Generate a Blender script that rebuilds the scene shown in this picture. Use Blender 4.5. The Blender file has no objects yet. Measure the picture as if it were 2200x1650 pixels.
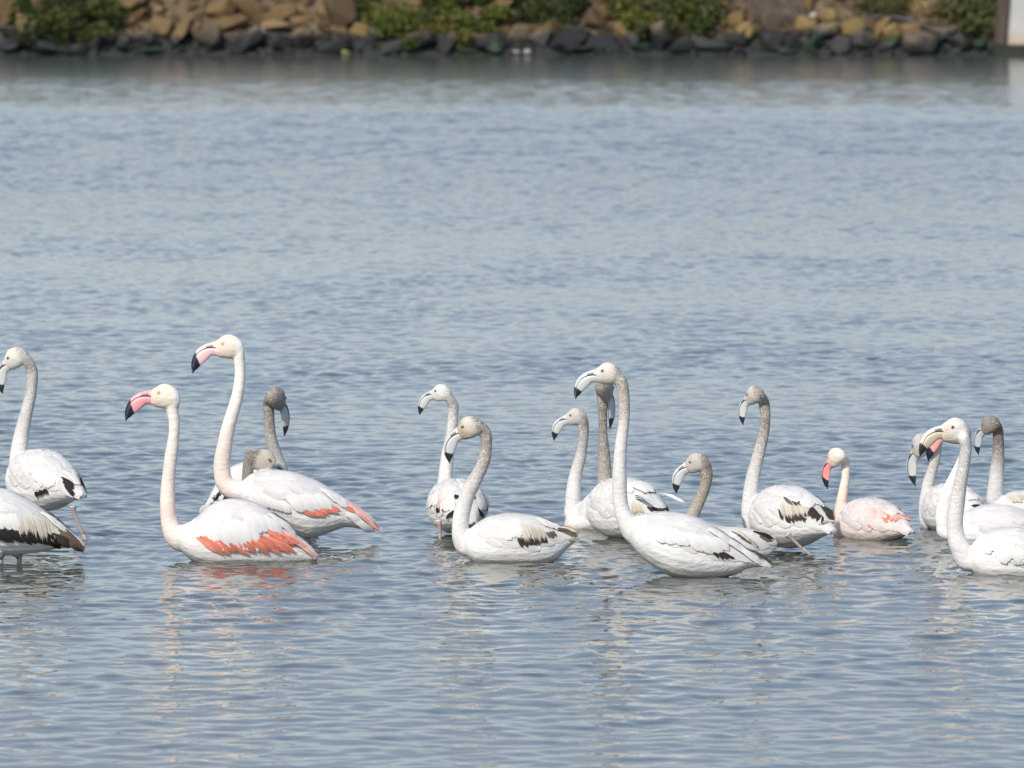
import bpy, bmesh, math, random
import numpy as np
from mathutils import Vector, Matrix, noise as mnoise

random.seed(7)
np.random.seed(7)
R = math.radians
scene = bpy.context.scene
COL = scene.collection

# ------------------------------------------------------------------ camera
FPX = 15000.0            # focal length in pixels of the 2200 px wide frame
CAMH = 2.64
PITCH = math.atan(925.0 / FPX)
cam_d = bpy.data.cameras.new('camera')
cam = bpy.data.objects.new('camera', cam_d)
COL.objects.link(cam)
cam.location = (0, 0, CAMH)
cam.rotation_euler = (math.pi / 2 - PITCH, 0, 0)
cam_d.sensor_width = 36.0
cam_d.lens = FPX / 2200.0 * 36.0
cam_d.clip_start = 0.5
cam_d.clip_end = 6000.0
cam_d.dof.use_dof = True
cam_d.dof.focus_distance = 30.3
cam_d.dof.aperture_fstop = 8.0
scene.camera = cam

# ------------------------------------------------------------------ light
SUN_EL, SUN_AZ = 39.0, 208.0          # azimuth clockwise from +Y: behind the camera, to the left
world = bpy.data.worlds.new('World')
scene.world = world
world.use_nodes = True
wn = world.node_tree.nodes
wl_ = world.node_tree.links
wn.clear()
w_out = wn.new('ShaderNodeOutputWorld')
w_bg = wn.new('ShaderNodeBackground')
w_sky = wn.new('ShaderNodeTexSky')
w_sky.sky_type = 'NISHITA'
w_sky.sun_disc = False
w_sky.sun_elevation = R(SUN_EL)
w_sky.sun_rotation = R(SUN_AZ)
w_sky.air_density = 1.0
w_sky.dust_density = 1.0
w_sky.ozone_density = 1.0
w_bg.inputs['Strength'].default_value = 0.15
# a thin even veil of high cloud takes half the blue out of the sky
w_mix = wn.new('ShaderNodeMix')
w_mix.data_type = 'RGBA'
w_tc = wn.new('ShaderNodeTexCoord')
w_map = wn.new('ShaderNodeMapping')
w_map.inputs['Scale'].default_value = (1.0, 1.0, 3.0)
w_no = wn.new('ShaderNodeTexNoise')
w_no.inputs['Scale'].default_value = 3.2
w_no.inputs['Detail'].default_value = 5.0
w_mr = wn.new('ShaderNodeMapRange')
w_mr.inputs['From Min'].default_value = 0.35
w_mr.inputs['From Max'].default_value = 0.68
w_mr.inputs['To Min'].default_value = 0.12
w_mr.inputs['To Max'].default_value = 0.42
wl_.new(w_tc.outputs['Generated'], w_map.inputs['Vector'])
wl_.new(w_map.outputs[0], w_no.inputs['Vector'])
wl_.new(w_no.outputs['Fac'], w_mr.inputs['Value'])
# haze thickens the veil towards the horizon all round
w_sep = wn.new('ShaderNodeSeparateXYZ')
wl_.new(w_tc.outputs['Generated'], w_sep.inputs[0])
w_hz = wn.new('ShaderNodeMapRange')
w_hz.interpolation_type = 'SMOOTHSTEP'
w_hz.inputs['From Min'].default_value = 0.0
w_hz.inputs['From Max'].default_value = 0.42
w_hz.inputs['To Min'].default_value = 0.5
w_hz.inputs['To Max'].default_value = 0.0
wl_.new(w_sep.outputs[2], w_hz.inputs['Value'])
w_add = wn.new('ShaderNodeMath')
w_add.operation = 'ADD'
w_add.use_clamp = True
wl_.new(w_mr.outputs['Result'], w_add.inputs[0])
wl_.new(w_hz.outputs['Result'], w_add.inputs[1])
wl_.new(w_add.outputs[0], w_mix.inputs[0])
w_mix.inputs[7].default_value = (2.12, 2.33, 2.88, 1)
wl_.new(w_sky.outputs['Color'], w_mix.inputs[6])
wl_.new(w_mix.outputs[2], w_bg.inputs['Color'])
wl_.new(w_bg.outputs['Background'], w_out.inputs['Surface'])

sun_d = bpy.data.lights.new('sun', 'SUN')
sun_d.energy = 2.8
sun_d.angle = R(0.53)
sun_d.color = (1.0, 0.945, 0.865)
sun = bpy.data.objects.new('sun', sun_d)
COL.objects.link(sun)
_sd = Vector((math.sin(R(SUN_AZ)) * math.cos(R(SUN_EL)), math.cos(R(SUN_AZ)) * math.cos(R(SUN_EL)), math.sin(R(SUN_EL))))
sun.rotation_euler = _sd.to_track_quat('Z', 'Y').to_euler()
sun.location = (0, 0, 60)

scene.view_settings.view_transform = 'Standard'
scene.view_settings.look = 'None'
scene.view_settings.gamma = 1.0
scene.view_settings.use_curve_mapping = False
scene.view_settings.exposure = 0.50
scene.render.engine = 'CYCLES'
scene.cycles.max_bounces = 6

# ------------------------------------------------------------------ helpers
_fwd = np.array([0, math.cos(PITCH), -math.sin(PITCH)])
_up = np.array([0, math.sin(PITCH), math.cos(PITCH)])
_rt = np.array([1.0, 0, 0])


def ray(px, py):
    return _fwd + _rt * ((px - 1100.0) / FPX) + _up * (-(py - 825.0) / FPX)


def P(px, py, Y):
    """the place at distance Y seen at this point of the photograph"""
    d = ray(px, py)
    return np.array([0, 0, CAMH]) + d * (Y / d[1])


def ground_Y(py):
    d = ray(1100, py)
    return -CAMH / d[2] * d[1]


def to_px(p):
    q = np.asarray(p, float) - np.array([0, 0, CAMH])
    z = q @ _fwd
    return 1100 + FPX * (q @ _rt) / z, 825 - FPX * (q @ _up) / z


def link(o, parent=None):
    COL.objects.link(o)
    if parent:
        o.parent = parent
    return o


def tag(o, label=None, cat=None, group=None, kind=None):
    if label: o['label'] = label
    if cat: o['category'] = cat
    if group: o['group'] = group
    if kind: o['kind'] = kind
    return o


def empty(name, loc):
    o = bpy.data.objects.new(name, None)
    o.location = loc
    o.empty_display_size = 0.1
    return link(o)


def mesh_obj(name, verts, faces, mat=None, parent=None, smooth=True, origin=None, cols=None):
    me = bpy.data.meshes.new(name)
    v = np.asarray(verts, float)
    if origin is not None:
        v = v - np.asarray(origin)
    me.from_pydata([tuple(map(float, p)) for p in v], [], [tuple(int(i) for i in f) for f in faces])
    if smooth:
        me.polygons.foreach_set('use_smooth', [True] * len(me.polygons))
    if cols is not None:
        a = me.color_attributes.new('tint', 'FLOAT_COLOR', 'POINT')
        a.data.foreach_set('color', np.asarray(cols, np.float32).ravel())
    if mat: me.materials.append(mat)
    me.update()
    return link(bpy.data.objects.new(name, me), parent)


def new_mat(name):
    m = bpy.data.materials.new(name)
    m.use_nodes = True
    nt = m.node_tree
    return m, nt, nt.nodes, nt.links, nt.nodes['Principled BSDF']


def node(N, t, **kw):
    n = N.new(t)
    for k, v in kw.items():
        if k in n.inputs.keys():
            n.inputs[k].default_value = v
        else:
            setattr(n, k, v)
    return n


def ramp(N, stops, interp='LINEAR'):
    n = N.new('ShaderNodeValToRGB')
    cr = n.color_ramp
    cr.interpolation = interp
    cr.elements[0].position, cr.elements[0].color = stops[0][0], (*stops[0][1], 1)
    cr.elements[1].position, cr.elements[1].color = stops[-1][0], (*stops[-1][1], 1)
    for p, c in stops[1:-1]:
        e = cr.elements.new(p)
        e.color = (*c, 1)
    return n


def math_n(N, L, op, a, b=None, c=None, clamp=False):
    n = N.new('ShaderNodeMath')
    n.operation = op
    n.use_clamp = clamp
    for i, x in enumerate((a, b, c)):
        if x is None: continue
        if isinstance(x, (int, float)): n.inputs[i].default_value = x
        else: L.new(x, n.inputs[i])
    return n.outputs[0]


def maprange(N, L, x, a, b, c, d, smooth=True):
    n = N.new('ShaderNodeMapRange')
    n.interpolation_type = 'SMOOTHSTEP' if smooth else 'LINEAR'
    L.new(x, n.inputs['Value'])
    for k, v in zip(('From Min', 'From Max', 'To Min', 'To Max'), (a, b, c, d)):
        if isinstance(v, (int, float)): n.inputs[k].default_value = v
        else: L.new(v, n.inputs[k])
    return n.outputs['Result']


def mixc(N, L, fac, a, b, mode='MIX'):
    n = N.new('ShaderNodeMix')
    n.data_type = 'RGBA'
    n.blend_type = mode
    for sock, x in ((n.inputs[0], fac), (n.inputs[6], a), (n.inputs[7], b)):
        if isinstance(x, (int, float)): sock.default_value = x
        elif isinstance(x, tuple): sock.default_value = (*x, 1)
        else: L.new(x, sock)
    return n.outputs[2]


# ------------------------------------------------------------------ water
CALM_Y = 114.0           # beyond this the bank shelters the water from the wind


def make_water_material():
    m, nt, N, L, bs = new_mat('lagoon_water')
    bs.inputs['Base Color'].default_value = (0.062, 0.072, 0.064, 1)
    bs.inputs['IOR'].default_value = 1.333
    geo = N.new('ShaderNodeNewGeometry')
    sep = N.new('ShaderNodeSeparateXYZ')
    L.new(geo.outputs['Position'], sep.inputs[0])
    # wind zones: fine ripples near, coarser unresolved ripples far off, calm water under the bank
    wob = node(N, 'ShaderNodeTexNoise', Scale=1.0, Detail=3.0)
    mp = node(N, 'ShaderNodeMapping')
    mp.inputs['Scale'].default_value = (0.12, 0.05, 0.0)
    L.new(geo.outputs['Position'], mp.inputs['Vector'])
    L.new(mp.outputs[0], wob.inputs['Vector'])
    yy = math_n(N, L, 'ADD', sep.outputs[1], math_n(N, L, 'MULTIPLY', math_n(N, L, 'SUBTRACT', wob.outputs['Fac'], 0.5), 26.0))
    calm = maprange(N, L, yy, CALM_Y - 3.0, CALM_Y + 7.0, 0.0, 1.0)
    far = maprange(N, L, sep.outputs[1], 48.0, 88.0, 0.0, 1.0)
    # two noise fields give the slopes of the ripples
    def slope(sx, sy, detail):
        mpp = node(N, 'ShaderNodeMapping')
        mpp.inputs['Scale'].default_value = (sx, sy, 1.0)
        L.new(geo.outputs['Position'], mpp.inputs['Vector'])
        t = node(N, 'ShaderNodeTexNoise', Scale=1.0, Detail=detail)
        L.new(mpp.outputs[0], t.inputs['Vector'])
        v = node(N, 'ShaderNodeVectorMath', operation='SUBTRACT')
        L.new(t.outputs['Color'], v.inputs[0])
        v.inputs[1].default_value = (0.5, 0.5, 0.5)
        return v.outputs[0]
    def scaled(v, f):
        s = node(N, 'ShaderNodeVectorMath', operation='SCALE')
        L.new(v, s.inputs[0])
        if isinstance(f, (int, float)): s.inputs['Scale'].default_value = f
        else: L.new(f, s.inputs['Scale'])
        return s.outputs[0]
    fine = scaled(slope(14.0, 22.0, 2.0), maprange(N, L, sep.outputs[1], 20.0, 60.0, 0.07, 0.22))
    ncalm = math_n(N, L, 'SUBTRACT', 1.0, calm)
    fine = scaled(fine, ncalm)
    coarse = scaled(slope(7.5, 8.0, 2.0), math_n(N, L, 'MULTIPLY', math_n(N, L, 'MULTIPLY', far, ncalm), 0.6))
    quiet = scaled(slope(2.6, 3.4, 2.0), math_n(N, L, 'MULTIPLY', calm, maprange(N, L, yy, 127.0, 152.0, 0.36, 0.075)))
    add = node(N, 'ShaderNodeVectorMath', operation='ADD')
    L.new(fine, add.inputs[0]); L.new(coarse, add.inputs[1])
    add2 = node(N, 'ShaderNodeVectorMath', operation='ADD')
    L.new(add.outputs[0], add2.inputs[0]); L.new(quiet, add2.inputs[1])
    flat = node(N, 'ShaderNodeVectorMath', operation='MULTIPLY')
    L.new(add2.outputs[0], flat.inputs[0]); flat.inputs[1].default_value = (1, 1, 0)
    add3 = node(N, 'ShaderNodeVectorMath', operation='ADD')
    L.new(flat.outputs[0], add3.inputs[0]); L.new(geo.outputs['Normal'], add3.inputs[1])
    nrm = node(N, 'ShaderNodeVectorMath', operation='NORMALIZE')
    L.new(add3.outputs[0], nrm.inputs[0])
    L.new(nrm.outputs[0], bs.inputs['Normal'])
    rough = maprange(N, L, sep.outputs[1], 25.0, 100.0, 0.04, 0.10)
    L.new(rough, bs.inputs['Roughness'])
    return m


def wave_tile(n, size, lam_peak, lam_min, wind, spread, seed, iso=0.5, power=2.4):
    rng = np.random.default_rng(seed)
    k1 = np.fft.fftfreq(n, size / n) * 2 * np.pi
    kx, ky = np.meshgrid(k1, k1, indexing='ij')
    k = np.hypot(kx, ky); k[0, 0] = 1
    kp = 2 * np.pi / lam_peak
    amp = k ** -power * np.exp(-0.8 * (kp / k) ** 2) * np.exp(-(k * lam_min / (2 * np.pi)) ** 2)
    c = (kx * math.cos(wind) + ky * math.sin(wind)) / k
    amp *= np.abs(c) ** spread + iso
    amp[0, 0] = 0
    ph = rng.normal(size=(n, n)) + 1j * rng.normal(size=(n, n))
    F = amp * ph
    h = np.real(np.fft.ifft2(F))
    sx = np.real(np.fft.ifft2(F * 1j * kx)); sy = np.real(np.fft.ifft2(F * 1j * ky))
    return h / math.sqrt((sx ** 2 + sy ** 2).mean())


def sample_tile(h, size, x, y):
    n = h.shape[0]
    u = (x / size * n) % n; v = (y / size * n) % n
    i = np.floor(u).astype(int); j = np.floor(v).astype(int)
    fu, fv = u - i, v - j
    i %= n; j %= n
    i2, j2 = (i + 1) % n, (j + 1) % n
    return (h[i, j] * (1 - fu) * (1 - fv) + h[i2, j] * fu * (1 - fv) + h[i, j2] * (1 - fu) * fv + h[i2, j2] * fu * fv)


WAVE_RMS = 0.08
RINGS = [(-2.1, 31.44, 0.12), (-2.18, 30.23, 0.12), (-1.19, 30.32, 0.2), (-0.96, 31.26, 0.06), (-0.24, 31.65, 0.12), (0.01, 30.32, 0.2), (0.43, 32.0, 0.2), (0.53, 31.44, 0.14), (0.76, 29.57, 0.12), (0.94, 30.56, 0.18), (1.24, 30.76, 0.12), (1.64, 31.49, 0.18), (2.03, 31.9, 0.16), (2.2, 30.99, 0.2), (2.19, 29.72, 0.2)]


def build_water():
    ta = wave_tile(1024, 13.0, 0.22, 0.055, R(-112), 1.0, 3, 1.3, 2.2)
    tb = wave_tile(1024, 21.7, 0.42, 0.09, R(-50), 1.0, 5, 1.3, 2.2)
    td = wave_tile(1024, 47.0, 0.85, 0.26, R(-75), 1.0, 11, 1.0, 2.2)
    tc = wave_tile(256, 60.0, 9.0, 2.0, R(-80), 1.0, 9)
    tc = tc / tc.std()
    ys = [21.2]
    while ys[-1] < 127.0:
        y = ys[-1]
        ys.append(y + 0.0235 * max(1.0, (y / 30.0)) ** 1.6)
    y = ys[-1]
    while ys[-1] < 190.0:
        ys.append(ys[-1] + 1.5)
    ys = np.array([-60.0, -20.0, 5.0, 15.0, 19.0, 20.5] + ys)
    xi = np.linspace(-1, 1, 500)
    ext = np.array([1.05, 1.15, 1.4, 2.0, 4.0, 10.0, 40.0])
    xi = np.concatenate([-ext[::-1], xi, ext])
    half = 0.078 * np.maximum(ys, 15.0) + 1.6
    X = xi[None, :] * half[:, None]
    Y = np.repeat(ys[:, None], len(xi), 1)
    def st(a, b, v):
        t = np.clip((v - a) / (b - a), 0, 1)
        return t * t * (3 - 2 * t)
    fade = st(20.5, 22.0, Y) * (1 - st(113.0, 126.0, Y)) * (1 - st(1.0, 1.1, np.abs(xi))[None, :])
    gust = 1.0 + 0.24 * np.clip(sample_tile(tc, 60.0, X * 2.2, Y), -1.6, 1.6)
    dist = 0.80 + 0.42 * st(26.5, 30.5, Y) - 0.12 * st(45, 70, Y)
    Z = WAVE_RMS * fade * gust * dist * (0.8 * (1 - st(55, 78, Y)) * sample_tile(ta, 13.0, X, Y) + (0.66 + 0.3 * st(55, 78, Y)) * (1 - st(82, 104, Y)) * sample_tile(tb, 21.7, X + 3.1, Y)
                                       + 1.05 * st(70, 100, Y) * sample_tile(td, 47.0, X + 7.7, Y))
    for bx, by, br in RINGS:                      # rings spreading from the birds
        d = np.hypot(X - bx, Y - by)
        Z += fade * 0.0030 * np.sin((d - br) * 2 * np.pi / 0.085) * np.exp(-np.maximum(d - br, 0) / 0.28) * (d > br - 0.1)
    nr, nc = X.shape
    co = np.stack([X, Y, Z], -1).reshape(-1, 3).astype(np.float32)
    idx = np.arange(nr * nc).reshape(nr, nc)
    q = np.stack([idx[:-1, :-1], idx[:-1, 1:], idx[1:, 1:], idx[1:, :-1]], -1).reshape(-1, 4).astype(np.int32)
    me = bpy.data.meshes.new('water')
    me.vertices.add(len(co)); me.vertices.foreach_set('co', co.ravel())
    me.loops.add(q.size); me.loops.foreach_set('vertex_index', q.ravel())
    me.polygons.add(len(q))
    me.polygons.foreach_set('loop_start', np.arange(0, q.size, 4, dtype=np.int32))
    me.polygons.foreach_set('use_smooth', np.ones(len(q), bool))
    me.update(calc_edges=True)
    me.materials.append(make_water_material())
    o = link(bpy.data.objects.new('water', me))
    tag(o, 'rippled blue grey lagoon water', kind='structure')
    return o


build_water()

# ------------------------------------------------------------------ far bank
BANK_Y = 181.6
SLOPE = 0.72


def bank_z(x, y):
    t = y - BANK_Y
    n = 0.14 * mnoise.noise(Vector((x * 0.5, y * 0.5, 2.0))) + 0.22 * mnoise.noise(Vector((x * 0.13, y * 0.2, 5.0)))
    z = t * SLOPE + (n if t > 0 else 0)
    top = 2.2 + 0.3 * mnoise.noise(Vector((x * 0.08, y * 0.02, 8.0)))
    return max(-1.2, min(z, top))


def bank_hit(px, py):
    """the spot on the bank's slope seen at this point"""
    d = ray(px, py)
    y = BANK_Y
    for _ in range(400):
        p = P(px, py, y)
        if p[2] <= bank_z(p[0], y): break
        y += 0.02
    return P(px, py, y)


def make_earth_material():
    m, nt, N, L, bs = new_mat('bank_earth')
    geo = N.new('ShaderNodeNewGeometry')
    t = node(N, 'ShaderNodeTexNoise', Scale=2.4, Detail=8.0, Roughness=0.7)
    L.new(geo.outputs['Position'], t.inputs['Vector'])
    r = ramp(N, [(0.3, (0.05, 0.035, 0.02)), (0.5, (0.11, 0.078, 0.042)), (0.72, (0.18, 0.13, 0.072))])
    L.new(t.outputs['Fac'], r.inputs['Fac'])
    sep = N.new('ShaderNodeSeparateXYZ')
    L.new(geo.outputs['Position'], sep.inputs[0])
    wet = maprange(N, L, math_n(N, L, 'ADD', sep.outputs[2], math_n(N, L, 'MULTIPLY', t.outputs['Fac'], 0.5)), 0.6, 0.85, 1.0, 0.0)
    c = mixc(N, L, wet, r.outputs['Color'], (0.022, 0.024, 0.022))
    L.new(c, bs.inputs['Base Color'])
    bs.inputs['Roughness'].default_value = 0.95
    b = node(N, 'ShaderNodeBump', Strength=0.6, Distance=0.08)
    L.new(t.outputs['Fac'], b.inputs['Height'])
    L.new(b.outputs[0], bs.inputs['Normal'])
    return m


EARTH = make_earth_material()


def build_bank():
    xs = np.concatenate([[-600, -200, -60], np.linspace(-24, 24, 150), [60, 200, 600]])
    ys = np.concatenate([np.linspace(BANK_Y - 2.2, BANK_Y + 5.0, 42), [BANK_Y + 8, 200, 260, 500, 1500, 4000]])
    v, f = [], []
    for y in ys:
        for x in xs:
            v.append((x, y, bank_z(x, y)))
    nx = len(xs)
    for j in range(len(ys) - 1):
        for i in range(nx - 1):
            f.append((j * nx + i, j * nx + i + 1, (j + 1) * nx + i + 1, (j + 1) * nx + i))
    o = mesh_obj('bank', v, f, EARTH)
    tag(o, 'stony far bank of the lagoon', kind='structure')
    return o


BANK = build_bank()


def make_rock_material(name, stops, wet_c=(0.019, 0.019, 0.019), tide=(0.52, 0.78), algae=0.0):
    m, nt, N, L, bs = new_mat(name)
    geo = N.new('ShaderNodeNewGeometry')
    info = N.new('ShaderNodeObjectInfo')
    t = node(N, 'ShaderNodeTexNoise', Scale=4.5, Detail=7.0, Roughness=0.68)
    L.new(geo.outputs['Position'], t.inputs['Vector'])
    rr = ramp(N, stops)
    k = math_n(N, L, 'ADD', math_n(N, L, 'MULTIPLY', info.outputs['Random'], 0.75), math_n(N, L, 'MULTIPLY', t.outputs['Fac'], 0.55))
    L.new(math_n(N, L, 'SUBTRACT', k, 0.15), rr.inputs['Fac'])
    sep = N.new('ShaderNodeSeparateXYZ')
    L.new(geo.outputs['Position'], sep.inputs[0])
    zz = math_n(N, L, 'ADD', sep.outputs[2], math_n(N, L, 'MULTIPLY', math_n(N, L, 'SUBTRACT', t.outputs['Fac'], 0.5), 0.7))
    lo = node(N, 'ShaderNodeTexNoise', Scale=0.35, Detail=1.0)
    L.new(geo.outputs['Position'], lo.inputs['Vector'])
    zz = math_n(N, L, 'ADD', zz, math_n(N, L, 'MULTIPLY', math_n(N, L, 'SUBTRACT', lo.outputs['Fac'], 0.5), 1.5))
    wet = maprange(N, L, zz, tide[0], tide[1], 1.0, 0.0)
    # green weed on the lowest stones
    g = node(N, 'ShaderNodeTexNoise', Scale=1.1, Detail=3.0)
    L.new(geo.outputs['Position'], g.inputs['Vector'])
    gm = math_n(N, L, 'MULTIPLY', maprange(N, L, g.outputs['Fac'], 0.5 - algae, 0.68 - algae, 0.0, 1.0), maprange(N, L, zz, 0.08, 0.34, 1.0, 0.0))
    wc = mixc(N, L, gm, wet_c, (0.020, 0.034, 0.020))
    c = mixc(N, L, wet, rr.outputs['Color'], wc)
    L.new(c, bs.inputs['Base Color'])
    L.new(maprange(N, L, wet, 0, 1, 0.9, 0.6), bs.inputs['Roughness'])
    bs.inputs['Specular IOR Level'].default_value = 0.3
    b = node(N, 'ShaderNodeBump', Strength=0.7, Distance=0.05)
    L.new(t.outputs['Fac'], b.inputs['Height'])
    L.new(b.outputs[0], bs.inputs['Normal'])
    return m


TAN = make_rock_material('tan_stone', [(0.0, (0.06, 0.043, 0.026)), (0.3, (0.075, 0.05, 0.024)), (0.55, (0.135, 0.088, 0.037)), (0.8, (0.185, 0.127, 0.063)), (1.0, (0.15, 0.115, 0.08))])
DARK = make_rock_material('tidal_stone', [(0.0, (0.05, 0.04, 0.03)), (0.5, (0.12, 0.092, 0.06)), (1.0, (0.17, 0.13, 0.08))], tide=(0.5, 0.95))
WEED = make_rock_material('weedy_stone', [(0.0, (0.03, 0.04, 0.028)), (1.0, (0.05, 0.075, 0.04))], wet_c=(0.024, 0.042, 0.022), tide=(0.9, 1.2), algae=0.3)
OCHRE = make_rock_material('ochre_stone', [(0.0, (0.07, 0.048, 0.022)), (0.5, (0.165, 0.112, 0.042)), (1.0, (0.23, 0.165, 0.075))], tide=(0.2, 0.42))
PALE = make_rock_material('pale_stone', [(0.0, (0.36, 0.34, 0.30)), (1.0, (0.45, 0.43, 0.39))], tide=(-3, -2))
LIME = make_rock_material('lime_stone', [(0.0, (0.20, 0.23, 0.07)), (1.0, (0.27, 0.29, 0.10))], tide=(-3, -2))


def rock_mesh(seed):
    rg = random.Random(seed)
    bm = bmesh.new()
    n = rg.randint(10, 18)
    for i in range(n):
        v = Vector((rg.gauss(0, 1), rg.gauss(0, 1), rg.gauss(0, 1))).normalized()
        v = Vector([math.copysign(abs(c) ** 0.7, c) for c in v]) * rg.uniform(0.4, 0.56)
        bm.verts.new(v)
    bmesh.ops.convex_hull(bm, input=bm.verts)
    bmesh.ops.delete(bm, geom=[v for v in bm.verts if not v.link_faces], context='VERTS')
    bmesh.ops.bevel(bm, geom=list(bm.edges), offset=0.035, segments=1, affect='EDGES', clamp_overlap=True)
    me = bpy.data.meshes.new('rock')
    bm.to_mesh(me)
    bm.free()
    me.materials.append(TAN)
    return me


ROCKS = [rock_mesh(100 + i) for i in range(16)]


def add_rock(p, size, rot, mat, label=None):
    o = bpy.data.objects.new('rock', random.choice(ROCKS))
    link(o, BANK)
    o.location = p
    o.scale = size
    o.rotation_euler = rot
    o.material_slots[0].link = 'OBJECT'
    o.material_slots[0].material = mat
    if label: o['label'] = label
    return o


PXM = BANK_Y / FPX       # metres per photograph pixel at the bank
# prominent stones of the photograph: centre, width, height (px), tilt, stone
BIG = [
    (20, 28, 62, 70, 20, TAN), (48, 62, 30, 62, -15, TAN), (76, 72, 34, 58, 0, TAN), (112, 86, 40, 44, 5, TAN), (18, 75, 60, 40, 0, DARK),
    (165, 100, 60, 42, -10, DARK), (110, 108, 120, 30, 0, DARK), (30, 108, 80, 34, 0, DARK), (210, 92, 60, 46, 0, DARK), (268, 88, 40, 26, -20, TAN),
    (300, 40, 60, 34, -25, TAN), (285, 12, 80, 36, -10, TAN), (350, 60, 60, 44, 0, TAN), (393, 74, 34, 78, 38, TAN), (423, 74, 30, 60, -12, TAN),
    (318, 92, 80, 34, 0, DARK), (470, 88, 90, 58, 12, DARK), (540, 90, 100, 56, -12, DARK), (600, 96, 80, 44, 0, DARK), (650, 88, 90, 50, -20, DARK),
    (720, 98, 90, 36, -12, DARK), (690, 98, 60, 30, 0, DARK), (470, 20, 80, 52, -30, TAN), (540, 20, 90, 50, 15, TAN), (600, 30, 80, 40, -20, TAN),
    (740, 22, 86, 84, -25, TAN), (650, 48, 60, 28, 0, TAN), (490, 50, 90, 30, -8, TAN), (590, 54, 100, 26, 10, TAN), (770, 66, 40, 34, -15, OCHRE),
    (802, 56, 36, 50, 10, OCHRE), (838, 62, 46, 44, 0, OCHRE), (700, 56, 40, 26, 0, TAN), (745, 72, 36, 34, 0, TAN), (868, 68, 50, 36, 0, OCHRE),
    (900, 92, 110, 36, -8, TAN), (960, 96, 90, 40, -14, DARK), (850, 98, 90, 30, 0, DARK), (1045, 92, 110, 50, 0, DARK), (1075, 16, 90, 34, -25, TAN),
    (1130, 40, 90, 40, -15, TAN), (1180, 52, 110, 40, -20, OCHRE), (1110, 76, 80, 46, -30, DARK), (1160, 86, 80, 50, -25, DARK), (1220, 90, 100, 48, -20, DARK),
    (1290, 92, 80, 46, -10, DARK), (1285, 46, 44, 60, -50, TAN), (1270, 22, 60, 26, -20, TAN), (1310, 26, 60, 40, 0, TAN), (1340, 62, 50, 26, 15, OCHRE),
    (1366, 82, 60, 36, -16, DARK), (1420, 84, 60, 60, -20, DARK), (1465, 100, 80, 36, -20, DARK), (1530, 96, 90, 44, 0, DARK), (1585, 90, 70, 40, 0, DARK),
    (1548, 24, 50, 40, -20, OCHRE), (1580, 44, 60, 34, -20, OCHRE), (1550, 46, 40, 26, 0, OCHRE), (1600, 62, 40, 26, -25, OCHRE), (1612, 80, 26, 44, 30, OCHRE),
    (1660, 92, 70, 44, 0, DARK), (1700, 96, 60, 40, 0, DARK), (1730, 55, 50, 36, 20, OCHRE), (1775, 70, 80, 46, -10, DARK), (1735, 10, 26, 34, 0, OCHRE),
    (1795, 36, 60, 34, 12, OCHRE), (1830, 62, 60, 40, -30, OCHRE), (1748, 96, 40, 44, -15, WEED), (1805, 100, 70, 44, 0, DARK), (1860, 92, 90, 60, -35, DARK),
    (1895, 60, 70, 30, -35, OCHRE), (1920, 74, 60, 46, -20, OCHRE), (1950, 66, 60, 30, 0, TAN), (1918, 96, 34, 34, 0, WEED), (1980, 92, 90, 44, 0, DARK),
    (2030, 84, 90, 46, -20, DARK), (2075, 92, 70, 46, -30, DARK), (2105, 98, 40, 34, 0, WEED), (2130, 98, 18, 50, 10, TAN), (2115, 80, 50, 20, -40, TAN),
    (2080, 62, 60, 28, -35, TAN), (2040, 40, 80, 40, -35, TAN), (2000, 20, 60, 34, -30, TAN), (1970, 12, 60, 30, 0, OCHRE), (1375, 100, 50, 26, 0, WEED),
    (320, 110, 70, 14, 0, WEED), (1010, 106, 70, 16, 0, WEED), (1250, 106, 90, 18, 0, WEED), (1690, 106, 50, 18, 0, WEED), (840, 104, 60, 14, 0, WEED),
]
placed = []
for (cx, cy, w, h, tilt, mt) in BIG:
    if mt is DARK:
        w *= random.uniform(0.65, 1.15); h *= random.uniform(0.7, 1.2); cy += random.uniform(-8, 3); tilt += random.uniform(-18, 18)
    p = bank_hit(cx, min(cy + 0.3 * h, 117))
    sx, sz = w * PXM * 1.12, h * PXM * 1.15
    c = P(cx, cy, p[1] + 0.05)
    add_rock(c, (sx, 0.5 * (sx + sz), sz), (R(random.uniform(-12, 12)), R(-tilt * -1), R(random.uniform(-25, 25))), mt)
    placed.append((cx, cy, min(w, h) * 0.5))
add_rock(P(558, 68, bank_hit(558, 72)[1] - 0.28), (0.34, 0.3, 0.22), (0.1, 0.3, 0.4), PALE, 'white stone among the dark rocks')
add_rock(P(1107, 111, BANK_Y - 0.45), (0.24, 0.2, 0.11), (0, 0, 0.2), PALE, 'left of two pale stones at the waterline')
add_rock(P(1134, 111, BANK_Y - 0.45), (0.27, 0.2, 0.12), (0, 0.1, 1.2), PALE, 'right of two pale stones at the waterline')
add_rock(P(742, 112, BANK_Y - 0.45), (0.26, 0.2, 0.17), (0, 0, 0.6), LIME, 'yellow green stone at the waterline')
add_rock(P(1747, 33, bank_hit(1747, 36)[1] - 0.15), (0.2, 0.18, 0.13), (0, -0.5, 0.3), PALE, 'small white stone beside dead brush')
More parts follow.
